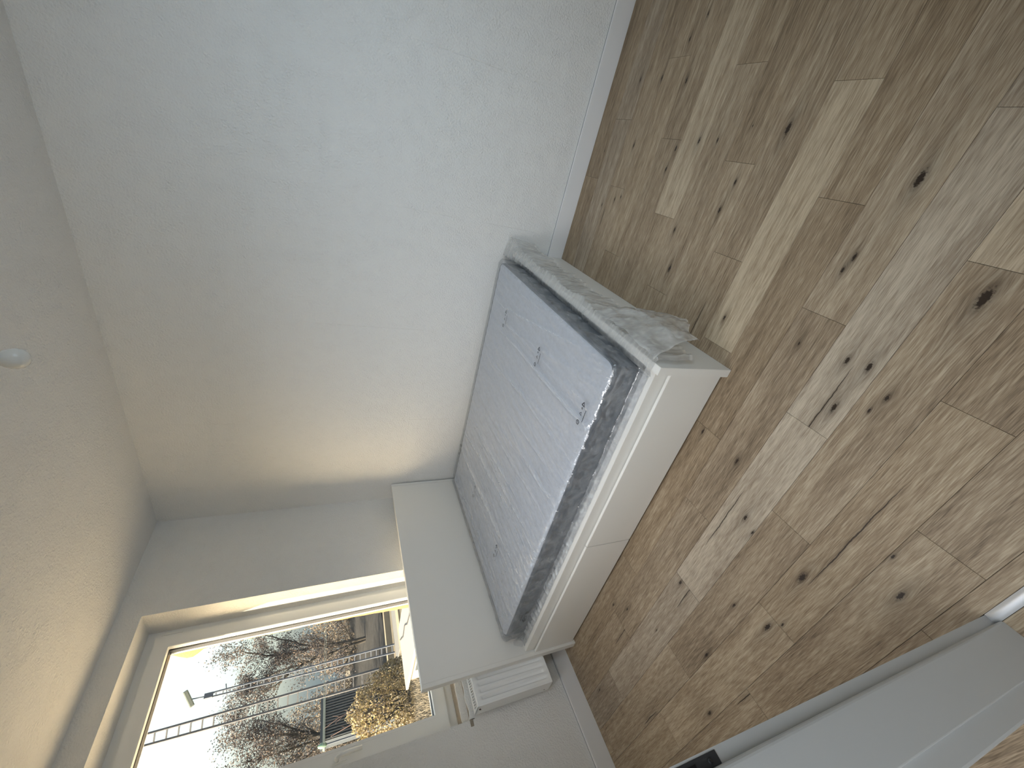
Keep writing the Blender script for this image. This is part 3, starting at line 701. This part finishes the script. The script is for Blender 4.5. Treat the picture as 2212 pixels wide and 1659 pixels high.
# corner of the bag hanging out past the footboard
bm = bmesh.new(); prev = None; cl_ = bm.verts.layers.float.new('crease')
for i in range(41):
    u = i/40; row = []
    a = Vector((-1.07-0.47*u, -2.268-0.02*math.sin(u*math.pi), 0.392)); 
    b = Vector((-1.195-0.325*u, -2.330-0.035*math.sin(u*math.pi)-0.015*u, 0.150+0.035*math.sin(u*9)+0.018*u))
    for j in range(25):
        v = j/24; p = a.lerp(b, v); p.y -= 0.030*math.sin(v*math.pi)*(.6+.4*u) + 0.014*noise.noise(Vector((u*6, v*5, 0)))+0.006*abs(noise.noise(Vector((u*19, v*17, 4)))); p.z += 0.008*noise.noise(Vector((u*9, v*3, 8)))
        p.y = min(p.y, -2.2600); vv = bm.verts.new(p-go); row.append(vv); vv[cl_] = min(1.0, 0.5*(1-abs(noise.noise(Vector((u*7, v*6, 0)))))**12 + 0.4*(1-abs(noise.noise(Vector((u*15, v*13, 4)))))**10 + (0.4 if u in (0, 1) or j == 24 else 0))
    if prev:
        for k in range(24): bm.faces.new((prev[k], row[k], row[k+1], prev[k+1]))
    prev = row
from_bm('corner_flap', bm, M_film_end, bag, True)
# curled hem by the headboard
bm = bmesh.new(); prev = None
for i in range(17):
    u = i/16; row = []
    for j in range(11):
        v = j/10; ang = v*2.6
        p = Vector((-1.462-0.055*v-0.012*u, -0.192-0.100*u+0.01*math.sin(v*5), 0.352+0.062*math.sin(ang)*(0.5+0.5*u)+0.05*(1-u)*(1-v)))
        row.append(bm.verts.new(p-go))
    if prev:
        for k in range(10): bm.faces.new((prev[k], row[k], row[k+1], prev[k+1]))
    prev = row
from_bm('curled_hem', bm, M_film_end, bag, True)
# printed recycling marks repeated on the film
def mark_mesh():
    bm = bmesh.new()
    def poly_ring(cx_, cy_, r, k, w_, rot):
        for i in range(k):
            a0, a1 = rot+2*math.pi*i/k, rot+2*math.pi*(i+1)/k
            g_ = 0.10*(a1-a0) if k == 3 else 0
            P = lambda rr, a: (cx_+rr*math.cos(a), cy_+rr*math.sin(a))
            A, B = Vector(P(r, a0)), Vector(P(r, a1)); A2, B2 = Vector(P(r*w_, a0)), Vector(P(r*w_, a1))
            L = lambda p, q, t: p+(q-p)*t
            lo, hi = (0.03, 0.97)
            bm.faces.new([bm.verts.new((*q, 0)) for q in (L(A, B, lo), L(A, B, hi), L(A2, B2, hi), L(A2, B2, lo))])
    poly_ring(-0.003, 0.043, 0.0155, 3, 0.42, R_(90)); poly_ring(-0.003, 0.024, 0.006, 4, 0.3, 0)
    poly_ring(0.0, -0.002, 0.0115, 3, 0.55, R_(80))
    poly_ring(0.0, -0.046, 0.0125, 5, 0.62, R_(20)); poly_ring(0.0, -0.046, 0.005, 3, 0.2, 0)
    x = -0.028; rr = random.Random(5)
    while x < 0.030:
        w_ = rr.uniform(.003, .0075)
        bm.faces.new([bm.verts.new(q) for q in ((0.0235, x, 0), (0.0280, x, 0), (0.0280, x+w_, 0), (0.0235, x+w_, 0))]); x += w_+0.0016
    me = bpy.data.meshes.new('printed_mark'); bm.normal_update(); bm.to_mesh(me); bm.free(); me.materials.append(M_ink)
    return me
mm = mark_mesh()
for px, py in ((-0.385, -1.915), (-0.898, -1.925), (-1.392, -1.918), (-0.108, -0.612), (-0.582, -0.612), (-1.082, -0.590)):
    o = bpy.data.objects.new('printed_mark', mm); C.objects.link(o); o.parent = bag
    zz = max(film_pt(px+dx, py+dy)[0].z for dx in (-.025, 0, .03) for dy in (-.05, -.03, 0, .03, .05))
    o.location = Vector((px, py, zz+0.0015))-go; o.rotation_euler = (0, 0, R_(180))
o = bpy.data.objects.new('printed_mark', mm); C.objects.link(o); o.parent = bag; o.location = Vector((MX0-.022, -0.475, .405))-go; o.rotation_euler = (0, R_(-90), 0); o.scale = (1, 1, 1)

# ------------------------------------------------------------------ ceiling bulb
bl = tag(empty('light_bulb', (-1.126, -1.963, 2.272)), 'unlit opal bulb in a black holder hanging from the ceiling', 'light bulb')
prof = [(0.0005, 0.0), (0.010, 0.0012), (0.020, 0.006), (0.027, 0.0145), (0.030, 0.027), (0.0292, 0.038), (0.0262, 0.048), (0.021, 0.058), (0.0175, 0.064), (0.0165, 0.068)]
lathe('glass_bulb', prof, M_opal, bl, 32)
lathe('lamp_holder', [(0.0150, 0.066), (0.0195, 0.067), (0.0205, 0.072), (0.0205, 0.105), (0.016, 0.112), (0.005, 0.118), (0.003, 0.124)], M_socket, bl, 24)
tube('cord', [(0, 0, 0.12), (0.002, 0.001, 0.2), (0, 0, 0.318)], 0.0032, M_socket, bl, 8)

# ------------------------------------------------------------------ outside
GZ = -2.2
M_grass = simple('dry_grass', (0.075, 0.066, 0.05), 0.95, var=0.5, bscale=3, coord='Object')
M_blade = simple('grass_blades', (0.11, 0.098, 0.08), 0.9, var=0.4, bscale=2)
M_asph = simple('grey_path', (0.075, 0.08, 0.09), 0.9, var=0.2, bscale=6)
M_kerb = simple('beige_kerb', (0.15, 0.13, 0.10), 0.9, var=0.15, bscale=6)
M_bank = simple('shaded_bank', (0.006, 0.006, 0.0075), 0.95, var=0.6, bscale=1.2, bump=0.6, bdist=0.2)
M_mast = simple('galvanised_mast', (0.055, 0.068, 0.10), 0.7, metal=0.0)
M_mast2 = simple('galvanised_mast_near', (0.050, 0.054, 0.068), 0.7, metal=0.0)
M_bark = simple('dark_bark', (0.028, 0.025, 0.023), 0.9, var=0.3, bscale=8)
M_twig = simple('pink_twig', (0.13, 0.085, 0.08), 0.8)
M_plaster = simple('white_render', (0.17, 0.167, 0.16), 0.7, var=0.06, bscale=3)
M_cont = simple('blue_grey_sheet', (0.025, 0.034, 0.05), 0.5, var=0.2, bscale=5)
M_contp = simple('pale_sheet_edge', (0.15, 0.18, 0.18), 0.5)
M_green = simple('pale_green', (0.11, 0.19, 0.155), 0.5)
def leaf_mat(name, cols):
    m, n, l = mat(name); b = N(n, 'BsdfPrincipled'); o = N(n, 'OutputMaterial')
    t = N(n, 'NewGeometry'); rp = N(n, 'ValToRGB'); l.new(t.outputs['Random Per Island'], rp.inputs[0])
    e = rp.color_ramp.elements; e[0].color = (*cols[0], 1); e[1].color = (*cols[-1], 1)
    for i, c_ in enumerate(cols[1:-1]): k = e.new((i+1)/(len(cols)-1)); k.color = (*c_, 1)
    l.new(rp.outputs[0], b.inputs['Base Color']); b.inputs['Roughness'].default_value = 0.7
    tl = N(n, 'BsdfTranslucent'); l.new(rp.outputs[0], tl.inputs[0]); mx = N(n, 'MixShader'); mx.inputs[0].default_value = 0.25
    l.new(b.outputs[0], mx.inputs[1]); l.new(tl.outputs[0], mx.inputs[2]); l.new(mx.outputs[0], o.inputs[0])
    return m
M_leafA = leaf_mat('birch_leaves', [(0.03, 0.035, 0.05), (0.07, 0.065, 0.075), (0.12, 0.085, 0.07), (0.06, 0.07, 0.09)])
M_leafB = leaf_mat('scrub_leaves', [(0.05, 0.042, 0.035), (0.17, 0.135, 0.105), (0.11, 0.092, 0.078), (0.26, 0.23, 0.19)])
M_leafC = leaf_mat('ivy_leaves', [(0.06, 0.042, 0.022), (0.25, 0.20, 0.11), (0.18, 0.145, 0.05), (0.36, 0.31, 0.23), (0.12, 0.085, 0.05)])

struct(boxes('ground', [((-60, -60, GZ-0.3), (80, 110, GZ))], M_grass))
struct(boxes('trim_8', [((-50, 0.42, GZ), (3.4, 13.2, GZ+0.03))], simple('bounce_paving', (0.56, 0.49, 0.38), 0.9, var=0.12, bscale=4)))  # unseen pale ground added to bounce warm sunlight up into the room
struct(boxes('trim_4', [((2, 20.6, GZ), (40, 21.6, GZ+0.10))], M_kerb))
struct(boxes('trim_5', [((9.0, 21.6, GZ), (40, 23.6, GZ+0.05))], M_asph))
struct(boxes('trim_6', [((9.5, 24.9, GZ), (40, 25.5, GZ+0.35))], M_kerb))
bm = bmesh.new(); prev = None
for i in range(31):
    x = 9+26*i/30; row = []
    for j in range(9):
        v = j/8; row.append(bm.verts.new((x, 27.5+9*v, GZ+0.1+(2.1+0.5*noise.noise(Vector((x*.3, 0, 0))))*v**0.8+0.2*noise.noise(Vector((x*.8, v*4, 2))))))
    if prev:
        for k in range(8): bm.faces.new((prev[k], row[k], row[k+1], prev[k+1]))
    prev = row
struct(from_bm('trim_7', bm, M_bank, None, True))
# grass tufts in the strip that shows above the window's lower edge
rng = np.random.default_rng(4)
def blades(nm, n_, fx, hmin, hmax, wd, m):
    V = np.zeros((n_*3, 3)); base = fx(n_); h = rng.uniform(hmin, hmax, n_); a = rng.uniform(0, 6.28, n_)
    dx = np.stack([np.cos(a), np.sin(a), np.zeros(n_)], 1)*wd
    lean = rng.normal(0, 0.35, (n_, 2))*h[:, None]
    V[0::3] = base-dx; V[1::3] = base+dx; V[2::3] = base+np.stack([lean[:, 0], lean[:, 1], h], 1)
    me = bpy.data.meshes.new(nm); me.from_pydata(V.tolist(), [], np.arange(n_*3).reshape(-1, 3).tolist()); me.update()
    return link(nm, me, m)
gr_ = blades('grass', 14000, lambda n_: np.stack([rng.uniform(2.0, 8.5, n_), rng.uniform(14.0, 24.0, n_), np.full(n_, GZ)], 1), 0.08, 0.26, 0.018, M_blade)
gr_['kind'] = 'stuff'; tag(gr_, 'rough dry grass on the ground below the window', 'grass')

def leaves_mesh(nm, P, size, m, parent, o):
    n_ = len(P); P = np.asarray(P)
    a = rng.normal(size=(n_, 3)); a /= np.linalg.norm(a, axis=1)[:, None]; b = rng.normal(size=(n_, 3)); b = np.cross(a, b); b /= np.linalg.norm(b, axis=1)[:, None]
    s = size*rng.uniform(0.6, 1.3, n_)[:, None]
    V = np.zeros((n_*4, 3)); V[0::4] = P-a*s; V[1::4] = P-b*s*0.6; V[2::4] = P+a*s; V[3::4] = P+b*s*0.6
    V -= np.asarray(o)
    me = bpy.data.meshes.new(nm); me.from_pydata(V.tolist(), [], np.arange(n_*4).reshape(-1, 4).tolist()); me.update()
    ob = link(nm, me, m, parent); ob['kind'] = 'stuff'
    return ob
def grow(V, Fc, tips, rnd, p, d, L, r, depth, spread=0.55, up=0.12):
    pts, rad = [p.copy()], [r]; seg = 5
    for i in range(seg):
        d = (d + Vector((rnd.gauss(0, .10), rnd.gauss(0, .10), rnd.gauss(0, .06)+up*0.3))).normalized()
        p = p + d*(L/seg); pts.append(p.copy()); rad.append(r*(1-0.55*(i+1)/seg))
        if depth > 0 and i >= 1:
            for _ in range(2 if depth > 1 else 2):
                if rnd.random() < 0.8:
                    sd = (d + Vector((rnd.gauss(0, spread), rnd.gauss(0, spread), rnd.gauss(0.08, spread*0.7)))).normalized()
                    grow(V, Fc, tips, rnd, p, sd, L*rnd.uniform(.42, .62), rad[-1]*0.55, depth-1, spread, up)
        if depth == 0: tips.append(p.copy())
    tube_into(V, Fc, pts, rad, 5 if depth > 1 else 3, False)
def tree(nm, label, loc, stems, seed, lm, lsize, lper, depth=3, cat='tree', group=None, jit=0.16):
    rnd = random.Random(seed); V, Fc, tips = [], [], []
    t = tag(empty(nm, loc), label, cat, group)
    for path, r in stems:
        path = [Vector(q) for q in path]; n_ = len(path)
        fine, rad = [], []
        for i in range(n_-1):
            for k in range(3):
                fine.append(path[i].lerp(path[i+1], k/3)+Vector((rnd.gauss(0, .03), rnd.gauss(0, .03), 0))); rad.append(r*(1-0.75*(i+k/3)/(n_-1)))
        fine.append(path[-1]); rad.append(r*0.25)
        tube_into(V, Fc, fine, rad, 6, False)
        for i in range(2, len(fine)):
            d = (fine[i]-fine[i-1]).normalized()
            for _ in range(2):
                sd = (d*0.75 + Vector((rnd.gauss(0, .6), rnd.gauss(0, .6), rnd.gauss(.15, .35)))).normalized()
                grow(V, Fc, tips, rnd, fine[i], sd, rnd.uniform(1.0, 1.9)*(1.1-0.5*i/len(fine)), rad[i]*0.42, depth-1)
    o = Vector(loc)
    me = bpy.data.meshes.new('branches'); me.from_pydata([tuple(Vector(v)-o) for v in V], [], Fc); me.update(); link('branches', me, M_bark, t, True)
    P = np.array([tuple(q) for q in tips]); P = np.repeat(P, lper, 0)+rng.normal(0, jit, (len(P)*lper, 3))
    leaves_mesh('leaves', P, lsize, lm, t, o)
    return t
B1 = (14.6, 31.2, GZ)
tree('bare_tree', 'tall half bare tree right of the lamp mast, dark trunk forking low', B1,
     [([B1, (14.75, 31.2, 0.86), (14.9, 31.2, 2.5), (14.8, 31.2, 4.1), (15.2, 31.4, 5.6), (15.9, 31.3, 7.2)], .13),
      ([(14.9, 31.2, 2.6), (15.4, 31.0, 3.6), (16.2, 31.0, 5.2), (17.0, 31.2, 6.6)], .08),
      ([(14.55, 31.3, -1.6), (14.4, 31.3, 0.2), (14.2, 31.3, 1.6), (14.0, 31.3, 3.1), (13.9, 31.3, 4.7), (13.6, 31.4, 6.3)], .11),
      ([(14.0, 31.3, 3.0), (13.2, 31.2, 4.4), (12.6, 31.2, 5.6), (12.2, 31.2, 6.6)], .07)], 11, M_leafA, 0.055, 1)
B2 = (8.3, 29.2, GZ)
tree('bare_tree', 'bare many stemmed tree left of the tall mast, behind the blue grey container', B2,
     [([B2, (8.4, 29.2, 0.4), (8.7, 29.2, 1.9), (9.1, 29.2, 3.2), (9.4, 29.2, 4.6), (9.6, 29.2, 5.9)], .11),
      ([(8.6, 29.2, 1.6), (9.2, 29.3, 2.9), (9.9, 29.4, 4.1), (10.5, 29.5, 5.2)], .08),
      ([(8.5, 29.2, 1.0), (8.4, 29.0, 2.6), (8.4, 29.0, 4.2), (8.5, 29.0, 5.8)], .08),
      ([(8.5, 29.2, 0.8), (7.8, 29.1, 2.6), (7.3, 29.1, 4.2), (7.0, 29.0, 5.6)], .08)], 23, M_leafA, 0.048, 1)
# background scrub: each bush its own thing
def bush(nm, label, c, rad, n_, lm, size, seed, cat='bush', group=None, shell=0.45):
    rnd = random.Random(seed); t = tag(empty(nm, (c[0], c[1], GZ)), label, cat, group); o = Vector((c[0], c[1], GZ))
    V, Fc = [], []
    for i in range(16):
        a = rnd.uniform(0, 6.28); q = Vector((c[0]+rad[0]*.75*math.cos(a)*rnd.random(), c[1]+rad[1]*.75*math.sin(a)*rnd.random(), c[2]+rad[2]*rnd.uniform(.1, .95)))
        p0 = Vector((c[0]+rnd.gauss(0, rad[0]*.2), c[1]+rnd.gauss(0, .2), GZ))
        mid = p0.lerp(q, .55)+Vector((rnd.gauss(0, .2), rnd.gauss(0, .2), .2)); tube_into(V, Fc, [p0-o, mid-o, q-o], [.05, .035, .012], 4, False)
    me = bpy.data.meshes.new('stems'); me.from_pydata(V, [], Fc); me.update(); link('stems', me, M_bark, t, True)
    d = rng.normal(size=(n_, 3)); d /= np.linalg.norm(d, axis=1)[:, None]
    r = (shell + (1-shell)*rng.random(n_)**0.5)
    lump = np.array([1+0.30*noise.noise(Vector((x*2.1+seed, y*2.1, z*2.1))) for x, y, z in d])
    P = d*(r*lump)[:, None]*np.asarray(rad)+np.asarray(c); P[:, 2] = np.maximum(P[:, 2], GZ+0.05)
    leaves_mesh('leaves', P, size, lm, t, o)
    return t
for i, (c, rd, n_, lab) in enumerate([
        ((19.3, 35.2, 0.9), (1.9, 1.2, 2.3), 2600, 'brown leaved bush above the dark bank, next to the window reveal'),
        ((15.9, 34.6, 0.5), (1.7, 1.2, 1.9), 2300, 'brown leaved bush above the dark bank, behind the forked trunk'),
        ((12.7, 35.6, 0.4), (1.6, 1.2, 1.9), 2300, 'brown leaved bush showing between the two masts'),
        ((9.9, 34.9, 0.4), (1.5, 1.1, 1.8), 2200, 'brown leaved bush over the top of the blue grey container'),
        ((7.2, 33.6, 0.2), (1.5, 1.1, 1.8), 2000, 'brown leaved bush behind the container, lowest left in the glass')]):
    bush('bush', lab, c, rd, n_, M_leafB, 0.075, 40+i)
for i, (c, rd, lab) in enumerate([
        ((18.6, 38.6, 0.9), (2.6, 1.0, 3.5), 'low brown scrub on the bank at the right edge of the glass'),
        ((14.6, 41.6, 1.0), (2.2, 1.0, 3.6), 'low brown scrub behind the forked tree trunk'),
        ((11.0, 38.6, 0.8), (1.9, 1.0, 3.3), 'low brown scrub right of the container roof'),
        ((7.8, 41.2, 0.9), (1.9, 1.0, 3.4), 'low brown scrub far behind the container'),
        ((11.9, 44.5, 1.2), (3.0, 1.0, 4.2), 'farthest brown scrub filling the gap between the two masts')]):
    bush('scrub', lab, c, rd, 5200, M_leafB, 0.075, 60+i, 'scrub', None, 0.2)
bush('ivy_bush', 'sunlit golden ivy bush in front of the container', (5.75, 19.9, -1.15), (1.35, 0.9, 1.75), 7500, M_leafC, 0.055, 77, 'bush', None, 0.72)
bush('ivy_bush', 'low golden ivy bush at the foot of the tall mast, beside the garage roof', (7.0, 20.2, -1.5), (0.75, 0.7, 1.0), 2600, M_leafC, 0.055, 78, 'bush', None, 0.72)
# lattice masts
def mast(label, base, top_z, w0, w1, rail_w, nb, m, lamp=False):
    t = tag(empty('lattice_mast', base), label, 'mast')
    hgt = top_z-base[2]
    dirv = Vector((0.82, -0.57, 0))
    for s in (-1, 1):
        V, Fc = [], []
        a = dirv*(s*w0/2); b = dirv*(s*w1/2)+Vector((0, 0, hgt)); hw = rail_w/2
        P = [Vector(q) for q in ((-hw, -hw, 0), (hw, -hw, 0), (hw, hw, 0), (-hw, hw, 0))]
        V = [tuple(a+q) for q in P]+[tuple(b+q*0.8) for q in P]
        Fc = [(0, 1, 5, 4), (1, 2, 6, 5), (2, 3, 7, 6), (3, 0, 4, 7), (3, 2, 1, 0), (4, 5, 6, 7)]
        me = bpy.data.meshes.new('rail'); me.from_pydata(V, [], Fc); me.update(); link('rail', me, m, t)
    bm = bmesh.new(); add_box(bm, (-0.5, -0.02, -0.025), (0.5, 0.02, 0.025)); me = bpy.data.meshes.new('batten'); bm.to_mesh(me); bm.free(); me.materials.append(m)
    for i in range(nb):
        z = 0.15+(hgt-0.3)*i/(nb-1); o = bpy.data.objects.new('batten', me); C.objects.link(o); o.parent = t
        wd = w0+(w1-w0)*z/hgt; o.location = (0, 0, z); o.scale = (wd-rail_w*0.6, 1, 1); o.rotation_euler = (0, 0, math.atan2(dirv.y, dirv.x))
    return t, hgt, dirv
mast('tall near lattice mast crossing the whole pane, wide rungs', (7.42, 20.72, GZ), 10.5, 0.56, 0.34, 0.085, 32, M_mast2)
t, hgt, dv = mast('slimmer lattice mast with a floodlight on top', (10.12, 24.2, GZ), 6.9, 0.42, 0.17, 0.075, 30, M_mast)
box('mast_cap', (-0.12, -0.06, hgt-0.02), (0.12, 0.06, hgt+0.35), M_mast, t, 0.01)
tube('lamp_stem', [(0, 0, hgt+0.3), (0.02, 0, hgt+0.62), (0.03, -0.02, hgt+0.85)], 0.025, M_mast, t, 6)
fb = box('floodlight', (-0.42, -0.13, -0.11), (0.42, 0.13, 0.11), M_contp, t, 0.05)
fb.location = (0.06, -0.05, hgt+1.0); fb.rotation_euler = (R_(18), R_(-28), R_(-30))
tube('cross_arm', [dv*-0.34+Vector((0, 0, hgt-0.65)), dv*0.34+Vector((0, 0, hgt-0.55))], 0.022, M_mast, t, 6)
# container
ct = tag(empty('container', (8.7, 28.2, GZ)), 'dark blue grey sheet metal container behind the golden bush', 'container')
bm = bmesh.new(); prev = None
for i in range(61):
    x = -1.05+2.1*i/60; y = -0.95+(0.03 if i % 4 < 2 else 0)
    row = [bm.verts.new((x, y, 0)), bm.verts.new((x, y, 3.82))]
    if prev: bm.faces.new((prev[0], row[0], row[1], prev[1]))
    prev = row
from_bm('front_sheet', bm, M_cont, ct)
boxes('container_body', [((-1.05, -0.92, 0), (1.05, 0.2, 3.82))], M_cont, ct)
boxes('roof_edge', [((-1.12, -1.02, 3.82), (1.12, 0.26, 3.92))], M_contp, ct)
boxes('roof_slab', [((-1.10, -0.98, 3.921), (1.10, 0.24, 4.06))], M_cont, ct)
bm = bmesh.new(); bmesh.ops.create_icosphere(bm, subdivisions=2, radius=1.0)
bmesh.ops.scale(bm, vec=(0.13, 0.13, 0.24), verts=bm.verts[:])
gb = from_bm('green_buoy', bm, M_green, None, True); gb.location = (7.12, 26.2, 1.72); tag(gb, 'small pale green rounded lamp glass left of the container', 'lamp')
box('buoy_post', (-0.03, -0.03, -3.85), (0.03, 0.03, -0.2), M_mast, gb)
# white garage
gar = tag(empty('garage', (4.6, 9.6, GZ)), 'white flat roofed garage in sun just past the headboard edge', 'garage')
g0 = Vector((4.6, 9.6, GZ))
boxes('walls', [(Vector((3.70, 6.2, GZ))-g0, Vector((5.40, 12.9, -1.02))-g0)], M_plaster, gar)
box('roof_slab', Vector((3.52, 6.0, -0.985))-g0, Vector((5.55, 13.12, -0.90))-g0, M_plaster, gar, 0.01)
boxes('eave_shadow', [(Vector((3.66, 6.1, -1.02))-g0, Vector((5.45, 13.0, -0.985))-g0)], M_dark, gar)  # dark strip standing in for the shadow under the roof overhang
box('side_window', Vector((3.685, 11.55, -1.55))-g0, Vector((3.71, 12.30, -1.15))-g0, M_cont, gar)
cab = tube('cable', [(5.05, 12.9, -0.892), (4.80, 12.2, -0.892), (4.86, 11.6, -0.892), (4.62, 11.1, -0.892), (4.55, 10.4, -0.892), (4.70, 9.7, -0.892)], 0.022, M_gasket)
tag(cab, 'black cable lying in a wavy line on the white garage roof', 'cable')
wr = empty('overhead_wire', (5.3, 15.2, 1.57)); tag(wr, 'thin pale double wire strung level across the view', 'wire')
for dz in (0.0, 0.05): tube('strand', [(-6, 0, dz), (-2, 0, dz-0.02), (3, 0, dz-0.01), (9, 0, dz+0.02)], 0.006, M_contp, wr, 5)
V, Fc = [], []
sap = Vector((5.2, 18.3, GZ)); sc2 = 1.128
def sq(q): return tuple((Vector(q)-CAM)*sc2+CAM-Vector((6.2, 21.0, GZ)))
for pts in ([(5.32, 18.22, .40), (5.32, 18.22, .51), (5.23, 18.22, 1.03), (4.99, 18.22, 1.6)], [(4.95, 18.22, .15), (4.92, 18.22, .27), (4.67, 18.22, 1.36)], [(5.23, 18.22, 1.0), (5.34, 18.22, 1.3)],
            [(5.28, 18.22, .8), (5.10, 18.22, 1.12)], [(5.3, 18.22, .65), (5.42, 18.22, .85)], [(5.2, 18.22, 1.1), (5.02, 18.2, 1.18)], [(4.8, 18.22, .8), (4.9, 18.2, .98)], [(4.68, 18.22, 1.3), (4.56, 18.2, 1.3)], [(5.3, 18.22, .55), (5.1, 18.2, .7)]):
    tube_into(V, Fc, [sq(q) for q in pts], [.016, .014, .010, .006][:len(pts)] if len(pts) > 2 else [.009, .005], 5)
for q in ((5.32, 18.22, .40), (4.95, 18.22, .15)):
    e_ = sq(q); tube_into(V, Fc, [e_, (e_[0]*.4, 0.1, 0)], .015, 5)
me = bpy.data.meshes.new('bare_sapling'); me.from_pydata(V, [], Fc); me.update()
sp_ = link('bare_sapling', me, M_twig, None, True); sp_.location = (6.2, 21.0, GZ); tag(sp_, 'bare reddish twigs sticking up in front of the dark container', 'sapling')
